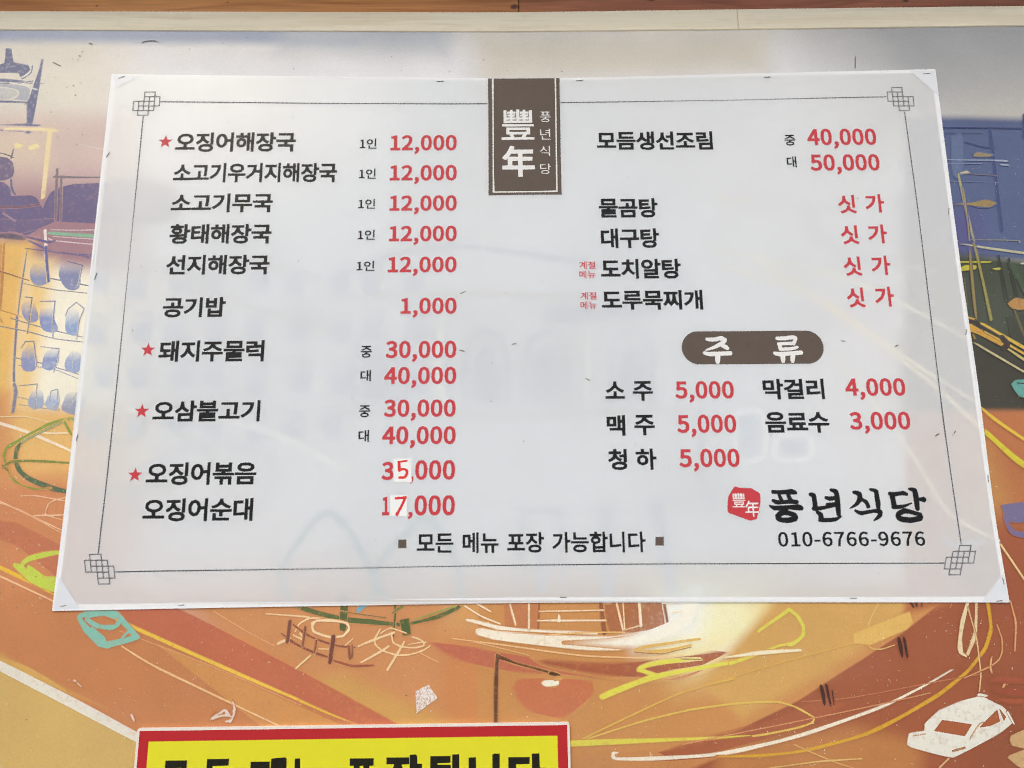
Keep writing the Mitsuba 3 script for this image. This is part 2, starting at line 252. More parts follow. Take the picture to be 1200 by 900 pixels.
    '수': (276, ['1s3a1s3v483u473a2/3a2.202N212N3a', '1E3?1E3[1Y3{1=43294d2n4n2y4y2I4O2N4)2O4~2;4~2;4$2?4P304A3i4j3L433(3_3_3@3;3Z3$3!3F3*3i3@2}462/4j2!4z2P4j2C462n3^203-1$3#1O3Z']),
    '순': (276, ['1s3q1s3K493J483q2<3q2<2Y2:2W2P2W2O3q', '1P3*1G411X441]4c2b4l2r4x2E4M2J4W2N4/2O522:522:4/2>4X2{4K3e4t3D4e3U473?423[403-3*3C3>3h402}4d2-4s2$4E2Z4F2P4q2y4a2h3~1}3>1)3.', '1X261X2{1[2{1^2_1_2q3*2p3)26']),
    '식': (276, ['1*2;1*373/373/203M203L2;', '3M583O593/583.3l3M3m', '1u3O1v3R1K3X1#3-1;3^1~4d254s294J2b4_2x4_2z4^2A4F2D4u2L4c2Z3]2+3:2^3%3e3U333B2;3H2W3S2F3+2w3]2o4b2m4b2c3?213$1/3N1Y3E1G3w']),
    '싯': (276, ['1W2j1X2m1<2p262v2r2G2G2S2N2!2V2=2Y2~2!3g2}3g2~2}322;3d2W3q2K3P2w3(2q3~2m412k3?223&243L2a3q2k3b2u2_2I2/2X2Y2F2M2u2x2k2c2a1{251)21', '3N323M573.583/33', '1u3N1v3P1L3W1Y3(1;3]1~4c254r294I2b4^2z4^2z4K2E4r2J4f2W3{2-3/2^3%3e3U3e3S333B2)3L2R3W2E3-2u3{2n4b2e3[233%1^3U1%3F1N3w1G3u']),
    '알': (276, ['3C3K3B573Z583!4C4d4C4d4i3!4h3!3L3Y3K', '1%3e1&3x3!3x3!2U3Z2S232S222p3+2o3-241&241&2/3A2/3B3c3A3d1(3d', '1w4h1w4y1y4I1E4V1K4%1W4;1+4[224}2r4}2K4[2U4<2-4#2=4T2]4H2_4w2_4k2[462.3>2X3&2M3Y2A3U2n3S253S1@3U1)3Y1V3&1I3>1D3{1y48|1V4l1Z461-3^1^3=223;2k3:2u3<2G3[2R432X4h2Y4u2T4K2J4V2x4#2q4%284&1}4$1:4X1#4N1V4z']),
    '어': (276, ['1w3S1x431A4j1H4C1P4P1$4$1<4-244;2k4;2B4+2M4#2W4R2%4H2.4s2=492>3[3O3[3O573:583:203O213O3Z2?3Z2>3X2=3G2/3p2+3h2Y2~2I2-2w2%2j2!232!1<2&1$2/1Q2{1L341D3l1y3D|1V3Q1W3F1#3o1-3a1[31272_2k2{2y342G3d2N3s2S3L2T3_2P4g2M4o2G4A2x4K2k4Q274R1[4M1-4D1!4m1V441U3{']),
    '오': (276, ['1s2z1s2U2N2V2N3p2y3q2e3v1^3E1(3R1Y3!1T3.1P411Q4l1X4D1*4Q1{4$294+2o4;2O4?2/4?3b4;3q4+3H4Z3U4O3Z4I3)4v3.4g3.403)3.3#3!3T3Q3C3D3q3x3e3t2^3p2:3p2:2V482U492z|1;4d1=3]1]3-223!2c3T2l3P2H3J2-3I323L3e3P3w3Z3C3(3J3?3M423M4d3J4o3F4w3y4E3l4N2{4V2+4X2R4X2C4V2o4R294K204D1[4u1=4l']),
    '우': (276, ['1s381s3t473t493r48382/382.202N212N38', '1S4n1T4A1W4K1$4U1:4&1{4/2e4@2v4_2N4}2_4{3h4[3t4=3F4-3T4Y3$4L3)4x3)4j3%473Y3}3Q3=3F3*3t3#343U2/3S2N3S2v3U283!1^3)1:3:1$3_1U4b|1[4k1{4825402l3@2G3;2-3:373>3s3~3C493G4j3H4r3F4A3C4H3t4Q3j4W374!2@4%2Q4&2s4!2i4X244P1}4J1[4z1@4v']),
    '음': (276, ['1s3w1s3Q483P473w', '1S4x1S4I1U4R1Y4Z1.4/1~4[2e4}2u512P532.5335513l4}3A4[3M4;3!4!3&4T3*4G3)4t3#4i3O453B3}3m3[2<3<2A3=2h3@1}3}1+471Z4g1V4n|1[4x1^4r224k2i4d2J482=483d4c3m4f3y4l3E4r3G4w3H4I3F4O3A4U3t4Z3g4&2;4-2M4-2j4&2a4#204V1_4R1@4I', '1W241V353&353&24|1[2p1]2o3F2o3G2.1]2/']),
    '인': (276, ['1<261<362a362c352d2q3]2p3[26', '3M2:3M573.583/2:3O2/', '1x421x4h1z4t1B4z1K4P1W4#1$4(1@4:284=2o4=2A4;2M4-2#4!2/4Q2?4H2^4y2}4l2~492_3=2?3%2.3T2$3L2O3C2A3x2n3v293v1@3y1$3F1V3K1K3V1G3#1A3<|1W4k1W401!3<1:3!243S2m3R2v3T2F3X2R3*2X3@2!422!4i2U4z2K4K2C4P2t4S274T1>4N1+4H1%4B']),
    '장': (276, ['3C3l3B583Y593!573!4s4d4r4d473!463!3l', '1!2I1#2#1+2<1<2]1^2~2a362p3a2O3d2~3c3d3a3x343K2{3T2=3!2%3$2U3$2K3!2B3W2t3L2i3z2b3l262=212D222h26232b1@2h1-2p1%2y|1~2V1~2J242A2c2u2m2q2M2l2>2l3d2p3q2u3w2y3B2E3D2J3E2Q3D2V3z2%3s2-3j2;352?2>2[2M2[2p2=2c2.252(212!', '1r3I1s3K1L3S1U3Y1/3<1}49244q264C254U1x4U1x4<324<324U2w4U2v4T2v4B2y4n2C4c2K3~2%3)2:3!383R2{3x2(3E2J3T2u3-2j422a3.1}3U1-3G1X3y1C3p']),
    '절': (276, ['1<3a1<3u3:3u3:2R2d2R2c2o3^2n3_231<231<2.3M2.3N393M3a', '2{4g2_4A3N4A3N583P593/593:573:3I3N3I3N4g', '1t3X1t3Z1H3&1U3:1;43204n254A284Q274!1z4!1z4]344]344!2y4!2x4Z2x4K2z4B2H4j2M4c2U432-3?393(2~3L2:3P2#3V2J3+2x3^2k4f2a3_243<1<3Y1!3O1K3G1E3F']),
    '조': (276, ['1s2z1s2U2N2U2N3w2P3y2:3y2:2U492T482z', '1E3H1G3J1R3L1;3T233$2j3<2u3~2E4d2L4u2N4F2M4P1L4P1L4+1M4.3<4.3;4P2<4P2;4O2;4A2?4m30463h3<3w3%3Q3T3-3M3{3J3=3r3;3p3!3s3J3y3s3G3f3O323Y2=3/2)3{2!482Q3?2D3$2d3I1]3y1#3r1N3o']),
    '주': (276, ['1s391s3t483s47392/392.202N212N39', '1P3Q1G3.1I3/1Z3<1>3]2i492A4q2E4w2I4E2M4U2L4X1O4X1O4?3/4?3.4X2<4W2<4O2@4B2~4q3c4d3s423J3]3!3<3[3.3@3(3.3Q3F3Y3c3:2>432Z4p2Q4b2A3^2i3-223#1+3U']),
    '중': (276, ['1s3B1s3V483U473B2:3B2:382^383l343y303M2[3X2-3$2!3&2S3&2H3$2z3W2p3N2h3A2a3r272@212H212p2324281-2j1#2r1W2A1U2N1W2Z1%2/1/2@1_2}2a332v372N382N3B|1^2H1{2B212x292s2l2o2L2k2<2k3h2p3v2v3A2z3E2F3F2Q3D2W3y2$3s2)3h2.2<2=2L2=2p2:252(1^2U1]2R', '1G441H461X481^4f2f4o2s4x2A4F2F4M2J4X2I4$1O4$1O4_3:4_3/4$2?4$2>4#2@4R2~4F374x3k4o3z4h3Q4b3:463[463]433;3;3/3/3H3?3b442@4h2+4r2!4D2R4r2B4c2c3}1@3?1O3/1J3]']),
    '지': (276, ['3N203M583.593/21', '1s2.1O2~1$3d1>3w1~3O263*293[2b4a2b4M1A4M1A4*3b4*3b4M2B4M2A4L2A442E3.2I3X2R3F2Z3t2/3f33303k2?372Y2_2$2;2+2S312B3o2o3Q2m3P2g3x273g1?2]1$2(1Q2W1G2R']),
    '징': (276, ['1)2N1*2Y1:2.1_2^23302g362y3b2Z3e2]3e3e3c3F353R2~3%2=3.2%3:2V3:2I3.2A3%2o3R2e3C273o2334202/202-1~2F212q24252c1_2i1<2q1-2z|252Q262I2a2A2h2u2s2p2C2m2W2j2_2j3h2m3A2t3H2y3L2D3O2P3M2X3H2(3A2.3o2=2_2]2W2]2y2>2h2-282!', '3N3k3M573.583/3l', '1w3J1x3L1W3X1=3<1}40244c294q2b4B2a4T1B4T1B4;3a4;3a4T2C4T2A4R2B4A2D4r2L482S3}2)3.2<3&323W3g3R353x2^3A2*3H2T3R2D3*2p432n432f3/243W1<3H1Z3x1H3q']),
    '찌': (276, ['3R203Q583;593=573=21', '1q2;1H361S3r1#3U1(3^1)4L1&4N1y4N1y4*2o4*2o4N254N234L2344263$2b3F2h3o2o392v312D3b2O3C2U3$2X492X4L2V4N2B4N2B4*3p4*3p4N2_4N2]4L2^3[2{3%323H383q3e3d3n303A2<3y2.3m2W3i2X3b2&312?2[362/3s2.3z2-3A2*3z2!3a2T2^2K2*2w2T2r2V2l2#282[1~3c1?3B1>3A1+391#2^1T2-1K2Z1E2W']),
    '청': (276, ['1-2G1-2W1.2#1<2.1_2[2f342w392Q3c353c3q393E353R2~3(2;3/2%3;2V3;2J3.2y3&2p3W2i3K2b3w262~212M222j28242f1{2k1<2u|272S292F2g2x2s2r2B2o2S2l332l3r2q3B2u3I2z3O2K3O2U3L2#3F2*3n2=2}2[2Y2[2z2=2i2+2c2%282W', '2_3~2^4j3N4j3N593:593:3k3N3k3N3~', '1s3G1s3I1A3K1U3V1;3:2047244i274x264I1z4I1z4$264$275a2v5a2w4$334$334I2w4I2v4H2w4s2y4k2F442O3@2*3$2~3T3b3P303v2*3C2M3P2u3*2k3}2i3{293&223V1/3F1Z3x1D3o']),
    '치': (276, ['3N203M573.583/21', '1x2-1x2/1F2<1X311>3m1~3A263Q2c3.2e3_2e4t1D4t1D4N2e4N2f532D532D4N3d4N3d4t2E4t2D4s2E3?2J3Y2P3J2#3q2^35392^3m2=392W322Y2=2)2)2;2S312B3p2r3L2d3g25341{2]1(2%1T2V1K2R']),
    '탕': (276, ['3C3h3B573Z583!4r4d4q4d463!453!3h', '1$2A1!2S1$2#1*2.1[2^2d342v382O3a30393e373y313O2@3V2/3#2!3%2O3$2F3Z2w3N2i3z2a3n262@212B222g26242a1>2i1)2s|202I212D252y2c2t2q2o2O2k2=2k3d2o3u2v3B2C3D2H3E2R3C2X3w2&3i2/2]2>2J2>2o2:282(222Z1~2S', '1E3z1D4=2;4=2:4V1$4V1$4n2*4n2+441%431$3V1&3T2w3U2)3X343#373O373H2/3D2F3A']),
    '태': (276, ['2~2e2}533m523m3;3U3;3W3=3W573]583]203W213V3T3m3S3m2f', '1D2(1C4%2V4%2U4J1Z4J1Z3[2P3[2Q3!1Z3Z1Z31253027312o312P342%372)2^2)2:2I2+2n2)']),
    '포': (276, ['1s2y1s2T2N2U2N3t1N3t1N3N233O234N1N4O1N4+3:4+3:4O3w4N3w3O3/3N3/3t2/3t2/2U482T492y|2r3O2s3N373N374O2r4O']),
    '풍': (276, ['1s3w1s3Q483P473w2:3w2:353l313B2_3L2?3S2:3Z2&3&2Q3&2F3!2u3V2n3M2g3F2c3o262<212y222f2521291>2e1(2m1Y2v1V2E1V2R1X2Z1%2+1<2?232}2e312N352N3w|1^2G1{2A212w2b2r2k2o2J2k2=2k362m3i2p3w2v3E2E3F2N3C2V3w2#3i2*2=2:2K2:2o2-242$1^2S1]2P', '1P4&1P4}3/4}3/4&3w4%3w493.493.3=1P3=1P492149234a234%|2r4b2t493749374&2r4&']),
    '하': (276, ['3A203z583F593X573X3/4g3/4g3R3X3Q3X21', '1r4x1q4R264R27552v552w4R394Q384x', '1F3o1F3K1G3Q1J3Z1P3.1Y3]1)401@4623492b4a2y492J462X3~2;3-2@3!2_3N2{3F2_3m2?372;302X2.2O2(2y2!2q2Z232!1@2%1)2-1X2>1N321J3a|1%3u1&3m1*3e1/381]302b2]2r2]2H302R392X3l2Z3t2Z3G2X3O2T3X2K3*2y3;2r3=2b3=1]3-1/3#1(3R1%3K']),
    '합': (276, ['3C3q3B583Y593!573!4s4d4r4d473!463!3q', '1)241(3e233e232;252/3z2/3B2;3B3e3!3e3!24|232p242o3A2o3B2R242S', '1t4M1s4)274)285b2w5b2x4)3c4(3b4M', '1H3(1H3{1J441Q4g1Z4o1.4u234z2s4A2G4y2T4u2&4o2;4g2]442_3_2^3#2;3M2&3E2T3y2A3t2b3s1{3u1.3y1Z3E1R3L1J3Y|1)3*1-3Z1>3S1~3O2c3L2r3L2E3O2Q3U2X3&2Z3/2Z3?2X3}2T452N4a2x4g2c4h1@4b1-431(3]']),
    '해': (276, ['302d2~523m513m3+3U3+3V573@583@203V213V3M3T3O3m3N3m2e', '1r4u1q4O1]4O1^502i502i4O2/4N2.4u', '1A3r1B3S1I3.1N3?1Z421@4a2e4b2o492D422P3?2T3/2Y3#2#3R2$3s2Z3e2T312N2[2E2/2t2(2j2$2d2#1@2$1-2(1Y2/1O2]1G361C3h|1X3t1#3e1(381;31232_292_2k2~2u352z3b2F3q2G3H2D3T2y3%2s3-2i3<2b3>213>1?3;1/3.1&3%1Y3R1W3I']),
    '황': (276, ['3B303A573Y583Z4f4d4e4d3]3Z3[3Z30', '1!2z1!2N1$2U1/2(1_2:2a2?2D2_2U2_2W2{2{2_3r2?3C2;3N2*3Y2V3#2L3#2C3Z2u3U2m3N2g3A293r262}212+212)202D2129261}2a1:2h1%2r|1}2H202z262t2l2n2L2j2=2j372l3j2o3t2s3B2A3C2I3x2S3o2X3f2!2=2&2L2&2p2#262U202O', '1s3c1r3w223w2a3x2a3S1]3U1)3Z1Z3%1Q3:1N3?1L3~1L4a1R4o1%4y1=4D2c4H2F4G2#4A2/4u2?4o2{4c2_3[2[3;2;3)2)3#2V3W2z3S2z3y2/3A3j3E3m3r3m3n2}3j2x3e1<3d1:3c|1.3~1<3?243.2y3-2K3:2U3?2Z3~2!452X4e2T4i2L4m2t4q2f4q204n1<4h1-49', '1x4S1w4/2a4/2b5b2x5b2z5a2A4/3c4.3b4S']),
}


def glyph(c):
    if c not in GLYPHS:
        return None, 90
    adv, rings = GLYPHS[c]
    num = lambda s: DIGITS.index(s[0]) * len(DIGITS) + DIGITS.index(s[1])
    ps = []
    for r in rings:
        rr = [[(num(q[i:i + 2]) - 100, num(q[i + 2:i + 4]) - 200) for i in range(0, len(q), 4)] for q in r.split('|')]
        ps.append(Polygon(rr[0], rr[1:]).buffer(0))
    return union_all(ps), adv


def letters(text, bold=0.0, track=0.0, space=None):
    x, out = 0.0, []
    for c in text:
        g, adv = glyph(c)
        if g is None:
            x += space or adv
            continue
        if bold:
            g = g.buffer(bold, join_style=2, mitre_limit=1.6)
        out.append(affinity.translate(g, x, 0))
        x += adv + track
    return union_all(out).simplify(0.4)


def fit(g, box, h=0.0):
    """The shape g moved and scaled so that it fills the photograph-pixel box (x0, y0, x1, y1), upright on the wall plane."""
    x0, y0, x1, y1 = box
    xm, ym = (x0 + x1) / 2, (y0 + y1) / 2
    a, b, t, o = P(x0, ym, h), P(x1, ym, h), P(xm, y0, h), P(xm, y1, h)
    gx0, gy0, gx1, gy1 = g.bounds
    sx, sy = (b[0] - a[0]) / (gx1 - gx0), (t[1] - o[1]) / (gy1 - gy0)
    tilt = (b[1] - a[1]) / (b[0] - a[0]) * 0.4
    return affinity.affine_transform(g, [sx, 0, tilt * sx, sy, (a[0] + b[0]) / 2 - sx * (gx0 + gx1) / 2, (t[1] + o[1]) / 2 - sy * (gy0 + gy1) / 2 - tilt * sx * (gx0 + gx1) / 2])


# ------------------------------------------------------------------ materials
INK = 1.0      # albedo per photograph brightness


def paint(c, rough=0.5, spec=0.35, k=INK):
    return {'type': 'twosided', 'bsdf': {'type': 'principled', 'base_color': {'type': 'rgb', 'value': lin(c, k)}, 'roughness': rough, 'specular': spec}}


def material(name, fn, rough=0.5, spec=0.3):
    scene[name] = {'type': 'twosided', 'bsdf': {'type': 'principled', 'base_color': mikit.proc(fn), 'roughness': rough, 'specular': spec}}


def plank_fn(p, n, uv):
    x, z = p.x, p.z
    right = dr.select(x > BOARD_JOINT, mi.Float(1), mi.Float(0))
    g = fbm(x * 3.5 + right * 9, z * 90 + noise(x * 5, z * 6) * 3, right * 5, octaves=4)
    fine = noise(x * 25, z * 900)
    base = mix(mix(lin((214, 146, 84)), lin((184, 114, 62)), smoothstep(0.3, 0.72, g)), mix(lin((168, 104, 78)), lin((136, 80, 60)), smoothstep(0.3, 0.7, g)), smoothstep(-0.35, 0.25, x) * 0.75 + right * 0.25)
    knot = mi.Float(0)
    for kx, kz, r in KNOTS:
        d = dr.sqrt(dr.square((x - kx) / 1.5) + dr.square(z - kz)) / r
        knot = dr.maximum(knot, 1 - smoothstep(0.45, 1.1, d + 0.3 * noise(x * 300, z * 300)))
    return mix(base * (0.86 + 0.26 * fine), lin((70, 38, 30)), knot * 0.85)


def batten_fn(p, n, uv):
    x, z = p.x, p.z
    g = fbm(x * 4, z * 110 + noise(x * 4, z * 9) * 2.5, 3, octaves=4)
    base = mix(lin((242, 233, 210)), lin((234, 222, 195)), smoothstep(0.35, 0.75, g))
    streak = smoothstep(0.66, 0.8, fbm(x * 8, z * 260, 7, octaves=3))
    spot = smoothstep(0.80, 0.9, noise(x * 60, z * 130, 2)) * 0.5
    base = mix(base, lin((150, 118, 88)), streak * 0.12 + spot * 0.12)
    return base * (0.97 + 0.06 * noise(x * 40, z * 1200))


# soft colour areas of the printed mural: (photograph pixels of a convex outline, colour, feather in pixels)
SOFT = [
    ([(-200, -60), (1400, -60), (1400, 330), (-200, 330)], (222, 216, 205), 30),
    ([(150, 40), (1100, 40), (1100, 500), (150, 500)], (225, 226, 232), 60),
    ([(-200, -60), (420, -60), (420, 52), (130, 50), (-200, 46)], (160, 171, 194), 7),
    ([(330, -60), (560, -60), (520, 62), (330, 58)], (185, 191, 201), 22),
    ([(560, 40), (900, 36), (900, 84), (560, 100)], (212, 207, 195), 25),
    ([(900, -60), (1400, -60), (1400, 140), (1040, 145)], (166, 168, 171), 90),
    ([(-200, 136), (160, 136), (160, 330), (-200, 330)], (209, 186, 180), 22),
    ([(-200, 150), (60, 150), (60, 200), (-200, 200)], (216, 196, 178), 22),
    ([(-200, 215), (160, 215), (160, 330), (-200, 330)], (164, 124, 136), 38),
    ([(-200, 282), (40, 282), (20, 500), (-200, 500)], (232, 186, 104), 10),
    ([(33, 308), (200, 330), (200, 500), (14, 482)], (248, 240, 220), 14),
    ([(33, 300), (62, 306), (36, 482), (14, 482)], (240, 205, 135), 14),
    ([(-200, 478), (240, 478), (240, 640), (-200, 600)], (231, 185, 112), 14),
    ([(-200, 470), (12, 460), (20, 560), (-200, 600)], (214, 150, 92), 16),
    ([(-200, 565), (70, 556), (260, 600), (260, 760), (-200, 720)], (208, 138, 92), 22),
    ([(150, 330), (1110, 330), (1110, 690), (150, 690)], (228, 226, 232), 60),
    ([(-200, 690), (160, 690), (420, 850), (420, 1000), (-200, 1000)], (200, 132, 86), 12),
    ([(-200, 673), (-200, 1000), (415, 1000), (175, 872), (0, 779)], (210, 176, 108), 4),
    ([(-200, 662), (0, 768), (90, 815), (0, 786), (-200, 680)], (214, 172, 98), 6),
    ([(200, 700), (520, 700), (520, 850), (470, 850), (352, 785)], (209, 145, 95), 10),
    ([(400, 790), (560, 860), (440, 860), (360, 800)], (209, 160, 92), 14),
    ([(520, 690), (900, 690), (860, 742), (520, 742)], (216, 160, 98), 26),
    ([(668, 690), (1330, 690), (1330, 1000), (668, 1000)], (163, 93, 63), 6),
    ([(560, 690), (1112, 698), (1064, 737), (1012, 772), (935, 821), (856, 861), (800, 878), (720, 888), (640, 890), (560, 885)], (206, 146, 88), 1.5),
    ([(640, 874), (760, 884), (760, 1000), (640, 1000)], (200, 140, 84), 16),
    ([(760, 690), (915, 690), (935, 765), (800, 790), (770, 760)], (240, 220, 150), 46),
    ([(770, 690), (880, 690), (890, 745), (820, 772), (775, 760)], (250, 242, 200), 38),
    ([(740, 745), (790, 690), (836, 690), (816, 745), (745, 758)], (254, 252, 240), 20),
    ([(838, 762), (888, 742), (930, 764), (850, 778)], (246, 238, 208), 9),
    ([(920, 690), (1092, 694), (1004, 764), (870, 842), (820, 800)], (214, 168, 98), 9),
]
SOFT_RIGHT = [
    ([(1060, 136), (1104, 137), (1420, 112), (1420, 320), (1060, 298)], (86, 99, 138), 6),
    ([(1060, 240), (1150, 250), (1150, 300), (1060, 298)], (86, 86, 136), 22),
    ([(1060, 294), (1110, 295), (1420, 330), (1420, 482), (1060, 482)], (66, 72, 58), 7),
    ([(1060, 400), (1420, 400), (1420, 483), (1060, 483)], (60, 57, 46), 20),
    ([(1060, 483), (1420, 480), (1420, 640), (1060, 720)], (186, 116, 72), 5),
    ([(1125, 500), (1160, 520), (1190, 600), (1130, 640)], (194, 138, 82), 18),
    ([(1124, 610), (1420, 590), (1420, 800), (1124, 800)], (160, 90, 60), 30),
]
SOFT_LOW = [
    ([(1150, 780), (1420, 760), (1420, 1000), (1120, 1000)], (150, 84, 56), 40),
    ([(840, 872), (1000, 850), (1080, 870), (1080, 1000), (840, 1000)], (190, 128, 76), 16),
]


def soft_planes(spec):
    out = []
    for pts, col, feather in spec:
        q = np.array(PP(pts)); c = q.mean(0)
        f = feather * scale_at(*np.clip(np.mean(pts, 0), 0, 1200))
        edges = []
        for a, b in zip(q, np.roll(q, -1, 0)):
            n = np.array([b[1] - a[1], a[0] - b[0]]); n /= np.linalg.norm(n)
            if n @ (c - a) > 0:
                n = -n
            edges.append((float(n[0]), float(n[1]), float(n @ a)))
        out.append((edges, lin(col, INK), float(f)))
    return out


AREAS = soft_planes(SOFT + SOFT_RIGHT + SOFT_LOW)
GROUND = lin((210, 140, 88), INK)


def mural_fn(p, n, uv):
    x, z = p.x, p.z
    wx, wz = x + 0.0016 * (noise(x * 22, z * 22) - 0.5), z + 0.0016 * (noise(x * 22, z * 22, 5) - 0.5)
    c = mi.Color3f(GROUND)
    for edges, col, f in AREAS:
        d = mi.Float(-10)
        for a, b, k in edges:
            d = dr.maximum(d, wx * a + wz * b - k)
        c = mix(c, col, 1 - smoothstep(-f, f, d))
    return wear(c, x, z)


def wear(c, x, z):
    """Print grain, blotches, dust and tiny chips of the mural's print."""
    grain = noise(x * 900, z * 900) - 0.5
    blot = fbm(x * 14, z * 14, 2, octaves=4) - 0.5
    dust = smoothstep(0.45, 0.85, fbm(x * 6, z * 10, 8, octaves=4))
    c = c * (1 + 0.10 * grain + 0.15 * blot)
    c = mix(c, lin((200, 196, 188)), dust * 0.04)
    fleck = smoothstep(0.955, 0.975, noise(x * 420, z * 420, 4)) * smoothstep(0.4, 0.6, noise(x * 15, z * 15, 9))
    return mix(c, lin((232, 214, 180)), fleck * 0.5)


def ink_fn(p, n, uv):
    """A stroke printed over the mural's soft ground: dry-brush gaps let a little of the ground through."""
    cover = dr.clip(uv.y, 0, 1) * (0.95 - 0.22 * smoothstep(0.5, 0.85, fbm(p.x * 260, p.z * 260, 3, octaves=3)))
    return mix(mural_fn(p, n, uv), wear(unpack(uv.x), p.x, p.z), cover)


def weave(p, n, uv):
    return 0.5 + 0.25 * dr.sin(p.x * 2 * math.pi / 0.0016) + 0.25 * dr.sin(p.z * 2 * math.pi / 0.0016) + 0.4 * noise(p.x * 120, p.z * 120)


BOARD_JOINT = P(608, 7)[0]
KNOTS = [(*P(603, 10, -0.014), 0.006), (*P(1060, 3, -0.014), 0.004), (*P(115, 9, -0.014), 0.002), (*P(762, 1, -0.014), 0.006), (*P(268, 5, -0.014), 0.0015)]
material('plank_wood', plank_fn, 0.45, 0.4)
material('batten_wood', batten_fn, 0.5, 0.35)
scene['mural_print'] = {'type': 'twosided', 'bsdf': {'type': 'bumpmap', 'arbitrary': mikit.proc(weave, 4e-4), 'scale': 0.00002,
                        'bsdf': {'type': 'principled', 'base_color': mikit.proc(mural_fn), 'roughness': 0.42, 'specular': 0.4}}}
scene['mural_ink'] = {'type': 'twosided', 'bsdf': {'type': 'principled', 'base_color': mikit.proc(ink_fn), 'roughness': 0.42, 'specular': 0.4}}





def print_bsdf(name, ground, rough=0.4, spec=0.22):
    fn = lambda p, n, uv: mix(ground, unpack(uv.x), dr.clip(uv.y, 0, 1) * (1 - 0.012 * noise(p.x * 400, p.z * 400)))
    scene[name] = {'type': 'twosided', 'bsdf': {'type': 'principled', 'base_color': mikit.proc(fn), 'roughness': rough, 'specular': spec}}


BROWN, RED, YELLOW = (96, 87, 77), (203, 66, 72), (228, 222, 44)
print_bsdf('ink_on_vinyl', (0.70, 0.73, 0.78))
print_bsdf('ink_on_brown', lin(BROWN))
print_bsdf('ink_on_red', lin(RED))
print_bsdf('print_on_red', lin((186, 38, 44)), 0.3, 0.45)
print_bsdf('print_on_yellow', lin(YELLOW), 0.3, 0.45)



def sheet_fn(p, n, uv):
    x, z = p.x, p.z
    stain = smoothstep(0.5, 0.9, fbm(x * 5, z * 9, 1, octaves=4))
    haze = fbm(x * 1.7, z * 2.2, 5, octaves=3)
    c = mix((0.905, 0.945, 0.97), (0.945, 0.962, 0.972), smoothstep(0.3, 0.7, haze))
    speck = smoothstep(0.975, 0.99, noise(x * 260, z * 260, 4))
    return mix(c, (0.62, 0.61, 0.60), stain * 0.12 + speck * 0.25)


scene['banner_vinyl'] = {'type': 'blendbsdf', 'weight': 0.05,
                         'a': {'type': 'principledthin', 'base_color': mikit.proc(sheet_fn), 'roughness': 0.5, 'diff_trans': 0.72, 'spec_trans': 0.0},
                         'b': {'type': 'roughconductor', 'material': 'none', 'alpha': 0.14}}
scene['banner_hem'] = paint((240, 242, 247), 0.35, 0.4, 1.0)
scene['sticker_paper'] = paint((244, 246, 250), 0.5, 0.3)
scene['marker_red'] = paint((222, 58, 60), 0.4, 0.3)
scene['sign_rim'] = paint((232, 226, 218), 0.35, 0.5)
scene['sign_red'] = paint((186, 38, 44), 0.3, 0.5)
scene['corner_film'] = paint((226, 230, 237), 0.25, 0.4)
scene['dark_speck'] = paint((124, 118, 114), 0.7, 0.2)
scene['pale_fleck'] = paint((240, 226, 200), 0.7, 0.2)
scene['tape_residue'] = {'type': 'twosided', 'bsdf': {'type': 'diffuse', 'reflectance': mikit.proc(lambda p, n, uv: mix(lin((222, 196, 180)), lin((246, 238, 234)), smoothstep(0.35, 0.6, noise(p.x * 900, p.z * 900))))}}
scene['staple_steel'] = {'type': 'twosided', 'bsdf': {'type': 'principled', 'base_color': {'type': 'rgb', 'value': [0.16, 0.155, 0.15]}, 'roughness': 0.4, 'metallic': 0.7}}

# ------------------------------------------------------------------ the wall: planks, battens, mural board
wall = thing('plank_wall', 'reddish brown varnished wooden boards along the top edge, above the pale batten', 'wooden wall')
PB = 14  # pixel row where planks meet the batten at mid-picture
low = [(-260, 12.2), (0, 12.5), (300, 13.5), (600, 14), (900, 10), (1200, 6.5), (1460, 3)]
TOPZ = 0.60


def strip(bottom, h, x0, x1, top=None, top_h=None, gap=0.0):
    b = [q for q in PP(bottom, h)]
    xs = np.array([q[0] for q in b]); zs = np.array([q[1] for q in b])
    X = np.unique(np.concatenate([np.linspace(x0, x1, 24)]))
    lo = np.interp(X, xs, zs) + gap
    if top is None:
        hi = np.full_like(X, TOPZ)
    else:
        t = PP(top, top_h)
        hi = np.interp(X, [q[0] for q in t], [q[1] for q in t])
    return Polygon(list(zip(X, lo)) + list(zip(X[::-1], hi[::-1])))


scene['backing_wood'] = paint((40, 28, 22), 0.8, 0.1)
XL, XR = -2.0, 2.0
for a, b, lab in ((XL, BOARD_JOINT - 0.0006, 'orange brown board left of the joint, knot at its end'), (BOARD_JOINT + 0.0006, XR, 'darker reddish board right of the joint')):
    add('plank', slab(strip(low, -0.010, a, b, gap=-0.004), 0.010, 0.032, 0.0008), 'plank_wood', wall, lab)
add('backing', slab(Polygon([(XL, -0.8), (XR, -0.8), (XR, TOPZ), (XL, TOPZ)]), 0.0345, 0.045), 'backing_wood', wall)
bat_low = [(-260, 33), (0, 35), (300, 36.3), (600, 37), (900, 34), (1200, 30), (1460, 26)]
BJ = P(865, 24, -0.003)[0]
for a, b, lab in ((XL, BJ - 0.0004, 'long pale unpainted wooden batten above the mural, running left from the butt joint'), (BJ + 0.0004, XR, 'short pale wooden batten above the mural, right of the butt joint')):
    key = add('batten', slab(strip(bat_low, -0.003, a, b, low, -0.003), 0.003, 0.028, 0.0008), 'batten_wood', None, lab, 'wooden batten')

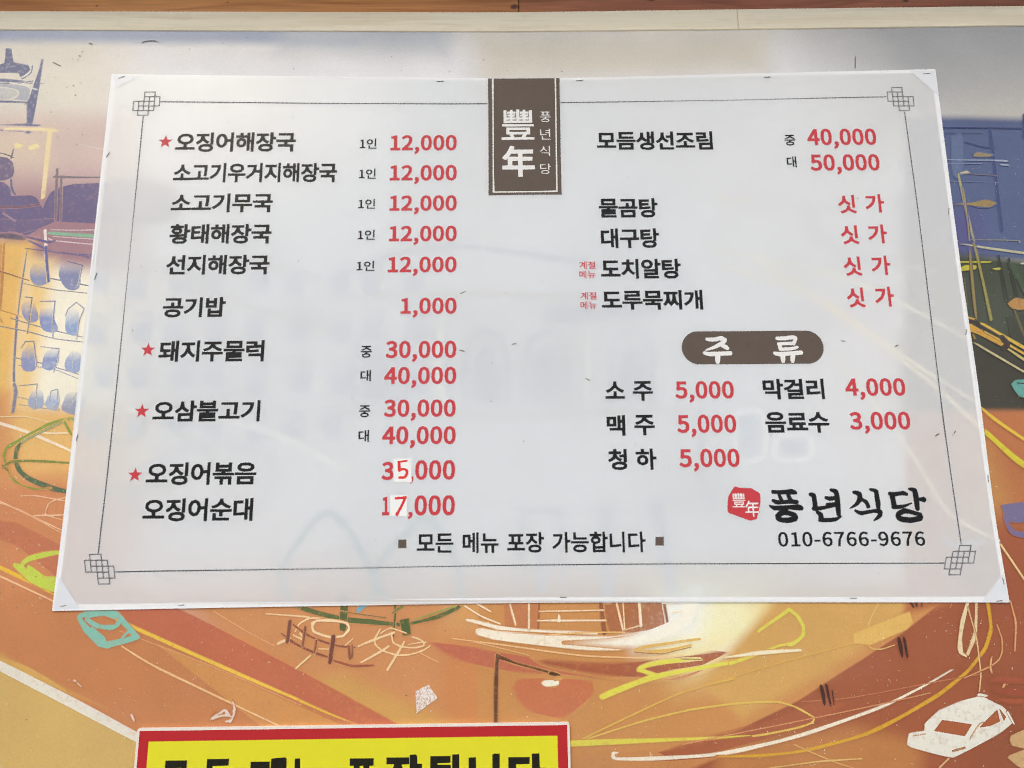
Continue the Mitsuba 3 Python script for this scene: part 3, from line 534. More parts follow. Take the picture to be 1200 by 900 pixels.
mural = thing('mural_board', 'printed board of a sketched street scene in orange, purple and blue behind the menu', 'mural')
mtop = [(-260, 33.5), (0, 36), (300, 37.2), (600, 38), (900, 35), (1200, 31), (1460, 27)]
t = PP(mtop)
mpoly = Polygon([(XL * 1.02, -0.80), (XR * 1.02, -0.80)] + [(XR * 1.02, t[-1][1])] + [q for q in t[::-1] if XL * 1.02 < q[0] < XR * 1.02] + [(XL * 1.02, t[0][1])])
add('panel', slab(mpoly, 0.0, 0.008), 'mural_print', mural)

# the eave that shelters the wall, above the frame
x0, x1 = -2.2, 2.2
eave = Polygon([(x0, 0.74), (x1, 0.74), (x1, 0.79), (x0, 0.79)])
add('roof_eave', slab(eave, -0.285, 0.045), 'backing_wood', None, kind='structure')


# ------------------------------------------------------------------ the motifs printed on the mural
ink_level = [0.00008]


def motif(name, shapes, label=None, soft=1.1):
    """One printed motif: strokes (shape, colour[, softness of the edge in pixels]) laid over each other, as one part of the mural."""
    merged = []
    for g, c, *own in shapes:  # neighbouring strokes of one ink run together
        own = own or [soft]
        if merged and max(abs(a - b) for a, b in zip(merged[-1][1], c)) <= 6 and merged[-1][2] == own:
            merged[-1][0] = merged[-1][0].union(g)
        else:
            merged.append([g, c, own])
    vs, uvs, fs, n = [], [], [], 0
    for g, c, own in merged:
        ink_level[0] += 0.0000022
        fade = own[0] if callable(own[0]) else None
        v, f, k = soft_print(g.simplify(0.00008), c, ink_level[0], 0 if fade else own[0] * 0.0017, fade=fade)
        vs.append(v); uvs.append(k); fs.append(f + n); n += len(v)
    key = numbered('mural_board__' + name)
    scene[key] = mikit.ply((np.vstack(vs), np.vstack(fs)), 'mural_ink', False, uv=np.vstack(uvs))
    mark(key, label)


def st(c, w, *pts, ends=(1.0, 1.0), straight=False, wobble=0.12):
    w = [x * 1.15 for x in w] if hasattr(w, '__len__') else w * 1.15
    return brush(pts, w, ends, straight, 0.0, wobble), c


def fill(c, *pts, smooth=True):
    return area(pts, 0.0, smooth), c


NAVY, SLATE = (84, 92, 138), (120, 128, 158)
# top left: a pavilion roof and its post
motif('printed_pavilion', [
    fill((168, 174, 188), (-20, 96), (20, 98), (36, 104), (36, 118), (12, 118), (-20, 120)),
    fill((196, 196, 196), (-20, 100), (14, 104), (22, 110), (10, 117), (-20, 117)),
    fill(NAVY, (-20, 78), (4, 74), (6, 58), (10, 56), (15, 59), (15, 71), (22, 74), (33, 76), (36, 80), (33, 86), (24, 91), (20, 94), (23, 87), (14, 86), (6, 85), (-20, 86)),
    st(SLATE, 1.6, (38, 77), (37, 84), (31, 90), (24, 93)),
    st(NAVY, [3.5, 4, 2.6], (-20, 93), (20, 95), (51, 98)),
    st(SLATE, 2, (-20, 97), (14, 98), (40, 95)),
    st(NAVY, [2.4, 3.6, 4.2, 3.4], (50, 67), (48, 80), (45, 93), (44, 97), ends=(0.8, 1)),
    st(NAVY, [6, 8, 9, 5], (43, 96), (40, 112), (37, 124), (34, 146), straight=True),
    st(NAVY, 2.8, (43, 118), (39, 132), (36, 146)),
    st(NAVY, 2.6, (-20, 119), (12, 119), (32, 120)),
    st(NAVY, 1.5, (-20, 123), (20, 123), (46, 124)),
    st(NAVY, [1.6, 2.4, 3.2], (-20, 145), (20, 146), (47, 147)),
    st((214, 214, 216), 1.0, (33, 102), (44, 105)), st((226, 224, 218), 1.2, (12, 97), (34, 101)),
    st((130, 122, 150), 1.2, (-20, 152), (14, 153), (38, 155)), st((110, 106, 146), 3, (31, 155), (35, 155)),
], 'blue sketched pavilion roof and post at the upper left corner', 1.8)
motif('printed_lamp_post', [
    st((238, 218, 172), [3, 3.4, 4], (6, 151), (40, 151), (68, 153)),
    st((240, 222, 168), [5, 5, 5.4], (59, 153), (54, 192), (50, 231), straight=True),
    fill((240, 222, 160), (16, 169), (20, 167), (27, 169), (26, 173), (19, 174)), fill((240, 222, 160), (33, 172), (39, 168), (46, 169), (46, 173), (40, 176), (34, 175)),
], 'pale yellow sketched lamp post with two round lights', 1.8)
motif('printed_hill', [
    fill((104, 92, 128), (-20, 206), (-8, 186), (6, 184), (15, 190), (17, 200), (14, 208), (2, 212), (-20, 212)),
    fill((96, 88, 134), (-20, 214), (2, 213), (11, 219), (13, 228), (8, 232), (-20, 232)),
    fill((98, 90, 132), (-20, 234), (10, 230), (36, 229), (44, 233), (50, 245), (52, 260), (40, 272), (20, 278), (-20, 276)),
    fill((94, 86, 132), (49, 250), (54, 234), (64, 222), (84, 216), (105, 215), (200, 216), (200, 262), (76, 260), (58, 258)),
    fill((104, 92, 134), (-20, 255), (30, 258), (64, 256), (60, 262), (32, 272), (-20, 282)),
    (brush([(-10, 277), (8, 276), (20, 278), (30, 280)], [4, 7, 8, 4], wobble=0.3), (92, 84, 104), 3),
    st((112, 78, 98), 2.2, (-20, 242), (20, 243), (46, 240)), st((150, 132, 160), 1.6, (4, 250), (18, 259)),
    st((90, 96, 132), 2.4, (13, 210), (14, 222), (18, 228)), st((100, 94, 110), 1.4, (-20, 177), (4, 180), (16, 185)), st((96, 90, 112), 1.8, (16, 175), (13, 186)),
], 'purple sketched hills and rooftops left of the menu', 0.8)
motif('printed_power_pole', [
    st((118, 106, 118), 2.4, (67, 198), (66, 230), (65, 258)), st((120, 108, 120), 2.2, (72, 206), (72, 232), (71, 258)),
    st((112, 104, 112), 2.2, (63, 207), (90, 208), (140, 208)), st((120, 110, 118), 1.2, (66, 197), (86, 201), (140, 201)),
    st((216, 206, 206), 1.2, (95, 169), (110, 173), (124, 176)),
], 'grey sketched power pole with two crossarms')
motif('printed_awning', [
    st((134, 186, 152), [3.5, 4, 4], (56, 273), (84, 275), (118, 277)), st((222, 206, 210), 1.3, (60, 269), (90, 270), (120, 269)),
    st((222, 200, 206), 1.2, (62, 277), (90, 279), (118, 281)), st((226, 204, 208), 1.4, (56, 279), (64, 282), (90, 285), (118, 287)),
    st((240, 232, 228), 3.4, (53, 270), (54, 286), (53, 302)), st((92, 90, 146), 2.4, (30, 277), (56, 284), (64, 282)), st((84, 84, 150), 2, (34, 282), (50, 290), (66, 296), (118, 300)),
], 'green and white sketched awning lines')
motif('printed_facade', [
    fill((208, 150, 88), (-20, 284), (6, 286), (3, 330), (-2, 400), (-20, 400), smooth=False),
    st((190, 128, 78), 3, (5, 286), (3, 330), (0, 362)),
    st((104, 112, 150), 1.6, (32, 294), (26, 330), (21, 370), (17, 410)), st((108, 116, 152), 2.6, (20, 370), (17, 420), (16, 440), (17, 452)), st((120, 124, 148), 4.2, (17, 450), (19, 460), (15, 483), straight=True),
    st((96, 92, 132), 1.4, (30, 291), (70, 296), (110, 302)), st((100, 96, 140), 1.1, (60, 295), (90, 298), (112, 306)),
    st((150, 96, 82), 1.6, (-20, 312), (14, 322), (34, 329)), st((88, 92, 128), 1.6, (58, 326), (84, 331), (108, 336)), st((100, 104, 128), 1.3, (28, 332), (60, 339), (104, 344)),
    st((196, 134, 84), 1.2, (-20, 358), (10, 366), (26, 372)), st((96, 104, 146), 1.1, (13, 373), (50, 384), (100, 396)), st((110, 118, 150), 1.1, (-20, 379), (30, 388), (64, 397), (100, 401)),
    st((100, 106, 150), 1.1, (16, 419), (50, 426), (96, 440)), st((120, 124, 156), 0.9, (22, 428), (60, 432), (92, 444)), st((140, 134, 140), 0.9, (20, 465), (48, 472), (70, 480)), st((150, 140, 140), 0.8, (22, 474), (50, 478), (70, 482)),
    st((190, 128, 84), 1.0, (0, 372), (3, 378), (1, 376)),
], 'cream sketched building front with thin blue floor lines')
WIN = [((126, 140, 190), (84, 94, 156), [(38, 310), (48, 308), (57, 312), (58, 326), (55, 332), (46, 335), (38, 331), (35, 320)], [(54, 290), (55, 310), (57, 330)], 3.2),
       ((112, 122, 168), (88, 96, 140), [(71, 311), (79, 308), (94, 312), (95, 325), (92, 338), (82, 340), (74, 334), (69, 322)], [(79, 306), (97, 311), (92, 334)], 1.4),
       ((124, 138, 186), (96, 104, 150), [(28, 354), (37, 351), (42, 360), (45, 374), (36, 378), (28, 372), (25, 360)], [(30, 348), (38, 349), (35, 372), (32, 391)], 1.5),
       ((118, 138, 194), (96, 106, 158), [(48, 362), (64, 361), (64, 374), (68, 385), (62, 390), (50, 386), (46, 372)], [(47, 353), (65, 353), (62, 376), (62, 396)], 1.4),
       ((130, 156, 208), (108, 118, 164), [(78, 367), (84, 362), (92, 366), (93, 380), (91, 392), (84, 393), (77, 388), (77, 374)], [(77, 370), (80, 362), (90, 354), (99, 362), (93, 376), (90, 398)], 1.3),
       ((124, 142, 196), (104, 114, 166), [(26, 412), (34, 404), (41, 410), (44, 424), (40, 434), (30, 435), (25, 428)], [(25, 408), (30, 400), (40, 400), (43, 430)], 1.3),
       ((124, 144, 198), (104, 114, 166), [(53, 414), (60, 409), (69, 411), (68, 426), (60, 434), (50, 431), (50, 422)], [(48, 406), (70, 409), (66, 426), (63, 436)], 1.3),
       ((140, 162, 206), (130, 142, 184), [(79, 418), (86, 411), (95, 416), (95, 432), (88, 437), (78, 434), (76, 426)], [(85, 414), (84, 436)], 0.9),
       ((150, 164, 198), (126, 130, 152), [(37, 460), (43, 456), (50, 460), (51, 474), (46, 479), (36, 478), (33, 470)], [(23, 452), (44, 450), (41, 480)], 1.1),
       ((154, 174, 210), (124, 132, 166), [(56, 464), (62, 457), (69, 460), (70, 472), (66, 480), (58, 480), (53, 474)], [(58, 470), (60, 458), (68, 456), (68, 474), (60, 480)], 1.1),
       ((142, 154, 186), (124, 132, 166), [(74, 472), (78, 462), (88, 459), (100, 462), (98, 484), (86, 486), (75, 482), (72, 478)], [(90, 461), (80, 478)], 1.0)]
for k in range(34):  # the sketched storeys go on beneath the thin banner
    r, q = divmod(k, 9)
    u, v = 118 + q * 46 + rng.uniform(-6, 6), 330 + r * 56 + rng.uniform(-5, 5)
    WIN.append(((176, 186, 214), (120, 130, 176), [(u - 9, v - 14), (u + 8, v - 16), (u + 11, v + 4), (u + 7, v + 15), (u - 8, v + 14), (u - 12, v)], [(u - 9, v - 20), (u + 12, v - 18), (u + 9, v + 16)], 1.4))
for c, d, pts, line, w in WIN:
    x = np.mean([q[0] for q in pts]); y = np.mean([q[1] for q in pts])
    inner = [(x + (u - x) * 0.8, y + 1.5 + (v - y) * 0.72) for u, v in pts]
    zs = [P(*q)[1] for q in pts]
    hi, lo = max(zs), min(zs)
    mid = hi + (lo - hi) * rng.uniform(0.4, 0.7)
    g = area(pts)
    above = g.intersection(shapely.box(-2, mid, 2, 2))
    below = g.intersection(shapely.box(-2, -2, 2, mid))
    motif('printed_window', [(above, c, lambda X, Z, hi=hi, mid=mid: 0.1 + 0.85 * (hi - Z) / (hi - mid)), (below, c, lambda X, Z: Z * 0 + 0.95), st(d, w, *line, straight=True)])
GREEN, OLIVE, DKGREEN = (128, 152, 52), (112, 126, 62), (78, 104, 78)
motif('printed_road_line', [
    st((246, 232, 206), [4.6, 3.6, 3, 3.2], (-20, 490), (20, 502), (50, 513), (84, 529)), st((240, 214, 166), 1.4, (-20, 489), (30, 488), (56, 494), (86, 492)), st((246, 226, 186), 2, (40, 506), (60, 508), (86, 507)),
    st((240, 200, 160), 1.3, (24, 581), (44, 581), (60, 584), (86, 589)), st((242, 202, 162), 1.3, (80, 582), (60, 588), (54, 598), (56, 604), (82, 612)), st((244, 206, 166), 1.6, (40, 604), (60, 604), (80, 603)),
    st((240, 198, 158), 1.6, (-20, 578), (10, 592), (40, 606), (78, 624)), st((234, 186, 146), 1.2, (-20, 584), (20, 596), (50, 612), (78, 628)),
], 'thin cream road markings left of the menu')
motif('printed_road', [
    fill((196, 116, 84), (-20, 608), (20, 612), (50, 628), (90, 648), (120, 720), (60, 670), (20, 640), (-20, 624), smooth=False),
    fill((194, 108, 82), (100, 690), (208, 712), (262, 738), (352, 785), (470, 850), (440, 862), (352, 826), (252, 780), (172, 744), (100, 714), smooth=False),
    fill((210, 148, 88), (180, 752), (252, 782), (352, 828), (430, 862), (330, 870), (240, 800), smooth=False),
    st((224, 166, 122), 0.8, (140, 739), (252, 782), (352, 826)),
    st((230, 176, 132), 0.9, (250, 716), (290, 740), (322, 757)),
], 'terracotta road bands curving away below the menu', 1.6)
motif('printed_road_line', [
    st((236, 190, 62), [4.6, 4.4, 4], (-20, 655), (30, 679), (66, 697)), st((238, 196, 154), 2, (-20, 666), (20, 684), (70, 708)),
    st((240, 198, 76), [3.6, 4.2, 4.4, 3], (130, 722), (170, 741), (252, 778), (352, 821)), st((236, 190, 72), [3, 2.2, 1.6], (352, 821), (390, 838), (420, 850)),
    st((240, 200, 144), [1.8, 2.2, 2.2], (143, 757), (188, 784), (330, 852)), st((238, 204, 160), 1.0, (62, 694), (108, 714)),
], 'yellow and cream road lines running down to the yellow sign')
motif('printed_kerb', [st((230, 226, 214), [9, 10, 10], (-30, 766), (2, 781), (90, 826), (168, 868)), st((216, 172, 96), [1, 6, 2], (0, 770), (36, 786), (80, 811))], 'thick white kerb stripe left of the yellow sign')
motif('printed_car', [
    st((196, 214, 82), [4, 6, 6, 4], (74, 647), (50, 650), (32, 656), (26, 662)), st((198, 216, 84), [5, 8, 8, 8], (18, 662), (32, 672), (48, 684), (66, 684)), st((192, 212, 76), [6, 8, 8], (20, 663), (40, 680), (64, 690)), st((196, 216, 84), 4, (34, 664), (50, 676), (66, 678)),
], 'lime green scribbled car at the menu corner')
motif('printed_car', [
    st((132, 200, 184), [5, 7, 7, 6], (93, 724), (102, 738), (118, 754), (128, 757)), st((132, 200, 184), [6, 7, 6], (120, 756), (142, 752), (161, 746)), st((136, 204, 188), [5, 6, 6], (93, 722), (104, 719), (132, 718)), st((130, 196, 182), [6, 6, 5], (136, 718), (148, 732), (162, 747)),
    st((132, 200, 184), 5, (102, 726), (116, 734), (134, 735), (140, 728)), st((134, 202, 186), 3, (154, 738), (144, 746)), st((138, 204, 188), 4, (106, 722), (122, 719), (134, 724)), st((132, 200, 184), 6, (108, 738), (122, 750)),
], 'teal scribbled car just below the menu')
motif('printed_tree', [
    st(GREEN, [3.6, 4, 3], (86, 490), (60, 496), (40, 507), (20, 518), (8, 524)), st(GREEN, [3, 2.6, 2.4], (10, 522), (5, 532), (7, 544), (13, 560)), st(DKGREEN, [2, 3, 4, 4], (78, 492), (40, 510), (22, 522), (18, 538)), st(DKGREEN, [4, 5, 5.5, 5.6], (18, 536), (22, 550), (36, 562), (62, 573)), st((74, 100, 74), 5, (56, 571), (82, 577)),
    st((146, 160, 116), 2, (76, 494), (46, 508), (26, 518)), st(OLIVE, 3, (4, 548), (14, 541), (40, 540), (82, 543)), st((128, 150, 58), 2, (12, 556), (20, 566), (40, 573), (60, 572)), st(GREEN, 3, (76, 494), (84, 510)), st((110, 120, 60), 2, (3, 545), (10, 552)),
    st((124, 156, 120), 3, (84, 490), (150, 520), (180, 470)), st((130, 170, 130), 3, (82, 577), (200, 570), (250, 540), (200, 500)),
], 'green sketched tree outline left of the menu')
motif('printed_tree', [
    st((84, 104, 62), [5, 5.5, 6, 5], (350, 711), (378, 720), (410, 727), (440, 729)), st((78, 100, 58), [5, 4, 4], (430, 727), (452, 731), (474, 732)), st((88, 108, 66), [3.5, 4, 4.6, 5], (476, 731), (500, 727), (520, 720), (538, 711)), st((150, 164, 84), 2, (486, 726), (510, 718), (534, 710)),
    st((76, 98, 56), [8, 8], (404, 700), (402, 736)), st((70, 100, 54), 2.6, (463, 706), (463, 726), (461, 746)), fill((66, 96, 54), (468, 726), (480, 724), (482, 744), (472, 745), smooth=False), st((92, 110, 66), 1.4, (400, 716), (430, 721), (452, 724)), st((110, 130, 70), 2.6, (460, 718), (472, 710)), st((90, 108, 64), 2, (336, 706), (352, 712)),
    st((110, 170, 190), 6, (340, 704), (330, 670), (350, 635), (385, 600), (420, 640), (440, 690), (420, 715)), st((110, 170, 190), 6, (456, 705), (440, 670), (480, 620), (505, 610), (535, 660), (540, 700)),
], 'dark green sketched trees below the middle of the menu')
motif('printed_fountain', [
    st((244, 214, 166), 1.8, (312, 719), (340, 721), (362, 723)), st((244, 214, 166), [1.6, 2, 1.6], (346, 740), (352, 730), (366, 724), (384, 726)), st((246, 224, 178), 2.6, (366, 729), (368, 740), (384, 746), (400, 746), (409, 738), (406, 730), (390, 727), (372, 727), (366, 733)),
    st((244, 214, 166), 3, (326, 754), (340, 748)), st((244, 214, 166), 2.2, (347, 783), (364, 768)), st((246, 220, 172), 2, (344, 744), (356, 750), (352, 742)), st((244, 214, 166), 1.6, (374, 760), (392, 761)), st((244, 214, 166), 1.4, (414, 748), (404, 757)),
    st((244, 212, 160), 2.4, (420, 757), (440, 749), (462, 741)), st((246, 216, 166), 2.4, (423, 776), (442, 766), (456, 757)), st((246, 218, 170), [2, 3], (474, 752), (462, 772), (454, 785)), st((244, 212, 160), 1.8, (446, 737), (439, 750), (446, 761), (470, 768), (494, 763), (508, 754)), st((244, 212, 160), 1.6, (446, 742), (458, 736), (476, 742)),
    st((246, 216, 166), 1.8, (459, 744), (462, 754), (478, 759), (496, 757), (494, 750), (482, 746)), st((244, 212, 160), 1.4, (478, 755), (500, 752), (520, 751)), st((236, 196, 146), 1.0, (490, 764), (514, 776)),
], 'cream scribbled rings and rays below the trees')
motif('printed_fence', [
    st((132, 76, 66), [2, 2.6, 2.4], (330, 742), (342, 752), (366, 764), (388, 771)), st((140, 82, 68), 2, (344, 732), (362, 745), (392, 756), (416, 759)), st((158, 86, 68), [2.4, 3, 3], (386, 772), (410, 780), (438, 780)),
    st((120, 72, 66), 4, (340, 728), (337, 752)), st((128, 76, 66), 3, (358, 734), (355, 757)), st((134, 80, 68), 2.6, (371, 750), (369, 765)), st((112, 66, 62), 5, (391, 746), (387, 776)), st((128, 76, 66), 3, (409, 757), (410, 772)), st((124, 74, 66), 2, (413, 756), (413, 770)),
], 'brown sketched fence of five posts')
motif('printed_shade', [
    fill((196, 108, 84), (500, 750), (530, 752), (600, 768), (680, 780), (780, 782), (840, 776), (820, 790), (760, 800), (690, 792), (612, 790), (560, 782), (520, 766)),
    fill((172, 92, 66), (622, 770), (690, 776), (790, 772), (850, 760), (838, 776), (770, 796), (690, 790), (640, 780)),
    fill((202, 116, 80), (600, 806), (606, 796), (628, 792), (660, 792), (694, 798), (696, 812), (684, 828), (660, 842), (632, 840), (610, 826)),
    fill((200, 138, 84), (668, 884), (760, 880), (820, 870), (900, 850), (930, 852), (850, 885), (760, 920), (668, 930)),
    fill((172, 98, 64), (772, 880), (830, 862), (900, 845), (960, 820), (990, 830), (880, 874), (800, 888)),
], 'reddish shadow patches on the sketched square', 4.0)
motif('printed_steps', [
    fill((196, 126, 84), (590, 704), (632, 704), (630, 744), (606, 746), (592, 748), smooth=False), st((164, 96, 66), 3, (632, 704), (630, 744)), fill((200, 150, 70), (594, 742), (600, 738), (632, 738), (628, 746), (616, 748), (604, 750)),
    fill((176, 108, 72), (702, 704), (782, 704), (783, 736), (760, 744), (714, 740), smooth=False), st((150, 88, 60), [5, 6], (704, 704), (708, 742)), st((150, 88, 60), 4, (778, 706), (783, 736)), fill((204, 142, 98), (730, 744), (784, 736), (776, 748), (740, 752)),
    st((250, 242, 224), [4, 4, 3], (548, 726), (572, 732), (600, 738), (700, 742)), st((250, 242, 226), [8, 10, 13, 16, 12], (562, 740), (590, 746), (660, 752), (716, 754), (760, 748)), (brush([(660, 753), (730, 753), (772, 744), (800, 728), (816, 690)], [8, 12, 15, 16, 20], (0.1, 1)), (250, 245, 230), 7),
    st((250, 236, 208), 1.8, (632, 716), (670, 716), (708, 715)), st((250, 236, 208), 1.8, (630, 727), (670, 727), (710, 727)), st((250, 240, 214), 3, (655, 721), (655, 728)), st((250, 236, 206), 2.2, (598, 708), (604, 732), straight=True), st((250, 236, 206), 2.2, (620, 706), (620, 737)),
    st((250, 236, 206), 2, (560, 708), (576, 717)), st((250, 232, 198), 1.8, (545, 710), (564, 722), (586, 731)), st((248, 226, 190), 2.2, (722, 704), (730, 738), straight=True), st((246, 222, 186), 1.4, (730, 704), (732, 738)), st((250, 236, 208), 2.6, (749, 706), (751, 733)), st((240, 206, 156), 1.2, (732, 738), (750, 733)), st((246, 226, 190), 2, (788, 717), (800, 717)), st((250, 240, 220), 2, (776, 706), (798, 707)),
    st((244, 204, 150), [1.4, 1.8, 1.4], (530, 748), (600, 757), (680, 768), (760, 771), (800, 768)), st((240, 196, 146), 1.2, (554, 752), (590, 760), (620, 768)), st((240, 200, 130), 1.4, (640, 744), (690, 741), (732, 741)),
], 'white and brown sketched steps under the centre of the menu', 1.6)
motif('printed_street_lamp', [
    fill((250, 246, 226), (634, 800), (640, 796), (652, 796), (656, 800), (650, 805), (638, 804)), st((216, 160, 100), 3, (650, 796), (658, 795)),
    st((98, 60, 48), [5, 4.4, 4.6], (581, 850), (581, 800), (583, 768), straight=True), st((96, 58, 46), [3.6, 3, 3.4], (582, 768), (600, 776), (630, 784), (646, 788)), st((66, 40, 34), [4, 5, 3], (645, 789), (651, 790), (656, 791)),
], 'dark brown sketched street lamp with a small glowing head', 1.5)
LEMON, GOLD = (226, 222, 84), (224, 188, 76)
motif('printed_light_trail', [
    st(LEMON, [7, 6.4, 5, 4.4], (706, 816), (740, 802), (780, 790), (860, 776)), st(LEMON, [4.6, 5, 5, 4.6, 3], (748, 785), (756, 780), (780, 775), (820, 772)), st(LEMON, [4, 4], (750, 785), (768, 791)), st((176, 138, 62), 2, (798, 772), (822, 773)),
    st((224, 178, 84), 3.6, (820, 749), (790, 753), (756, 758), (744, 762), (756, 764), (784, 762), (810, 756)), st((172, 112, 62), 1.6, (744, 764), (776, 766), (810, 758)),
    st((226, 220, 88), [4.4, 3.4, 2.6, 3], (856, 777), (884, 768), (908, 758), (926, 754)), st((232, 218, 92), [3, 3.6, 4], (888, 740), (908, 726), (925, 714)), st((232, 220, 92), 4, (925, 714), (936, 724), (942, 738), (938, 748), (926, 756)), st((248, 240, 206), [2, 5, 3], (850, 770), (900, 764), (938, 762)),
    st((222, 186, 92), 2, (682, 866), (740, 838), (800, 811), (860, 795)), st((226, 196, 96), 2.2, (684, 867), (760, 843), (830, 828), (900, 822), (926, 826), (950, 838), (954, 843), (944, 850), (900, 860), (850, 865), (800, 867)), st((222, 180, 92), 1.6, (800, 812), (880, 786), (960, 764), (1020, 748)),
    st((224, 216, 84), [7, 6, 4, 2.6, 2], (668, 871), (720, 869), (780, 867), (830, 865), (880, 862)),
], 'lemon yellow light trails right of the yellow sign')
motif('printed_light_trail', [
    st((244, 236, 216), [3, 3.6, 4, 4.4, 4, 3, 1.6], (718, 882), (722, 889), (760, 889), (830, 885), (900, 872), (980, 848), (1060, 816), (1130, 776)), st((244, 236, 216), 2.4, (719, 886), (720, 882), (724, 882)),
    st((214, 164, 52), [2, 3, 3.6, 4, 4, 3.6], (840, 886), (880, 886), (940, 880), (1020, 858), (1090, 820), (1130, 790), (1156, 758)), st((216, 160, 50), [3.6, 4.2, 4], (1154, 760), (1161, 735), (1156, 700)),
    st((216, 154, 110), 1.2, (800, 872), (900, 852), (1000, 832), (1090, 812)), st((200, 132, 92), 1.0, (940, 822), (1000, 817), (1090, 800), (1150, 790)), st((222, 180, 110), 1.4, (930, 872), (970, 890), (1000, 900)), st((224, 190, 120), 1.6, (900, 900), (960, 892), (1010, 889)),
    st((236, 220, 178), [4, 4.6, 5, 3], (1134, 706), (1126, 735), (1125, 762), (1132, 769)), st((232, 212, 166), [3, 4, 4.6], (1144, 700), (1143, 740), (1134, 766)), st((226, 196, 140), 1.8, (1134, 712), (1144, 748), (1149, 790), (1147, 810)),
    st((212, 160, 110), 1.8, (1168, 732), (1174, 750), (1172, 770), (1158, 782), (1130, 794)), st((226, 176, 120), 2.2, (1184, 704), (1190, 730), (1189, 762)), st((222, 176, 116), 2.4, (1162, 770), (1160, 780), (1162, 788)), st((222, 176, 116), 2.6, (1178, 799), (1175, 806)),
    st((208, 136, 92), 1.2, (1116, 704), (1113, 713)), st((222, 196, 120), 1.4, (1030, 706), (1018, 730), (1018, 756), (1030, 761), (1048, 756)),
    fill((226, 188, 104), (1000, 742), (1066, 716), (1070, 730), (1062, 738), (1020, 756), (1000, 754), smooth=False),
], 'white and gold light trails sweeping up to the lower right corner of the menu')
motif('printed_bollard', [st((60, 38, 34), [4, 5, 4], (962, 804), (964, 812), (966, 825)), st((66, 42, 36), [3, 4, 3], (968, 802), (970, 812), (973, 826)), st((66, 42, 36), 2, (975, 808), (977, 826))])
motif('printed_bollard', [st((60, 38, 34), [4, 5, 4], (1053, 748), (1055, 758), (1057, 769)), st((66, 42, 36), [3, 4, 3], (1059, 747), (1061, 758), (1063, 770))])
motif('printed_bollard', [st((70, 42, 38), 3, (1066, 704), (1070, 711)), st((70, 42, 38), 3, (1073, 704), (1074, 710)), st((70, 42, 38), 2.4, (1080, 704), (1080, 710))])
motif('printed_car', [
    (brush([(1160, 798), (1180, 796), (1240, 800)], [4, 8, 8]), (166, 84, 60), 4), (brush([(1164, 808), (1190, 812), (1240, 810)], [5, 8, 9]), (158, 80, 58), 4), (brush([(1160, 818), (1190, 822), (1240, 822)], [3, 6, 8]), (168, 88, 62), 4),
    fill((236, 236, 224), (1100, 832), (1118, 824), (1138, 817), (1152, 816), (1166, 824), (1176, 828), (1183, 838), (1186, 847), (1176, 856), (1150, 872), (1130, 882), (1114, 888), (1098, 884), (1080, 880), (1064, 874), (1063, 868), (1066, 858), (1082, 856), (1084, 846)),
    fill((170, 96, 62), (1104, 844), (1118, 846), (1138, 849), (1130, 862), (1112, 859), (1095, 856), smooth=False), fill((166, 94, 60), (1148, 852), (1168, 832), (1171, 845), (1160, 850), smooth=False), fill((166, 94, 60), (1171, 831), (1178, 840), (1176, 844), smooth=False),
    st((236, 236, 224), 3, (1146, 814), (1156, 815)), st((236, 236, 224), 2.6, (1180, 834), (1188, 848)), st((206, 176, 140), 1.2, (1136, 866), (1146, 850), (1152, 846)), st((214, 190, 156), 0.9, (1070, 862), (1084, 860)), st((180, 140, 90), 1.6, (1116, 880), (1130, 876)), st((226, 190, 140), 1.8, (1100, 900), (1112, 888)),
], 'white scribbled car at the lower right')
motif('printed_car', [
    fill((206, 170, 120), (1182, 868), (1190, 858), (1240, 845), (1240, 876), (1192, 876)), fill((206, 172, 124), (1180, 888), (1188, 882), (1240, 872), (1240, 910), (1200, 902)),
], 'beige painted car cut off by the right edge')
motif('printed_car', [
    fill((112, 108, 150), (1172, 592), (1186, 589), (1240, 588), (1240, 608), (1200, 612), (1182, 611)), st((110, 106, 148), [4, 5, 6, 6], (1177, 604), (1182, 618), (1194, 626), (1240, 628)),
], 'purple scribbled car at the right edge')
motif('printed_road_line', [
    st((216, 204, 56), [5, 6, 6.4, 7], (1152, 504), (1166, 516), (1190, 538), (1240, 574)), st((222, 190, 66), [3, 3.4, 3.6], (1148, 476), (1170, 495), (1240, 542)),
], 'bright yellow road lines crossing the orange ground at the right')
motif('printed_road_line', [st((236, 206, 150), [3, 3, 2], (1170, 634), (1182, 652), (1210, 694))])
BL, PALE = (70, 82, 132), (150, 164, 196)
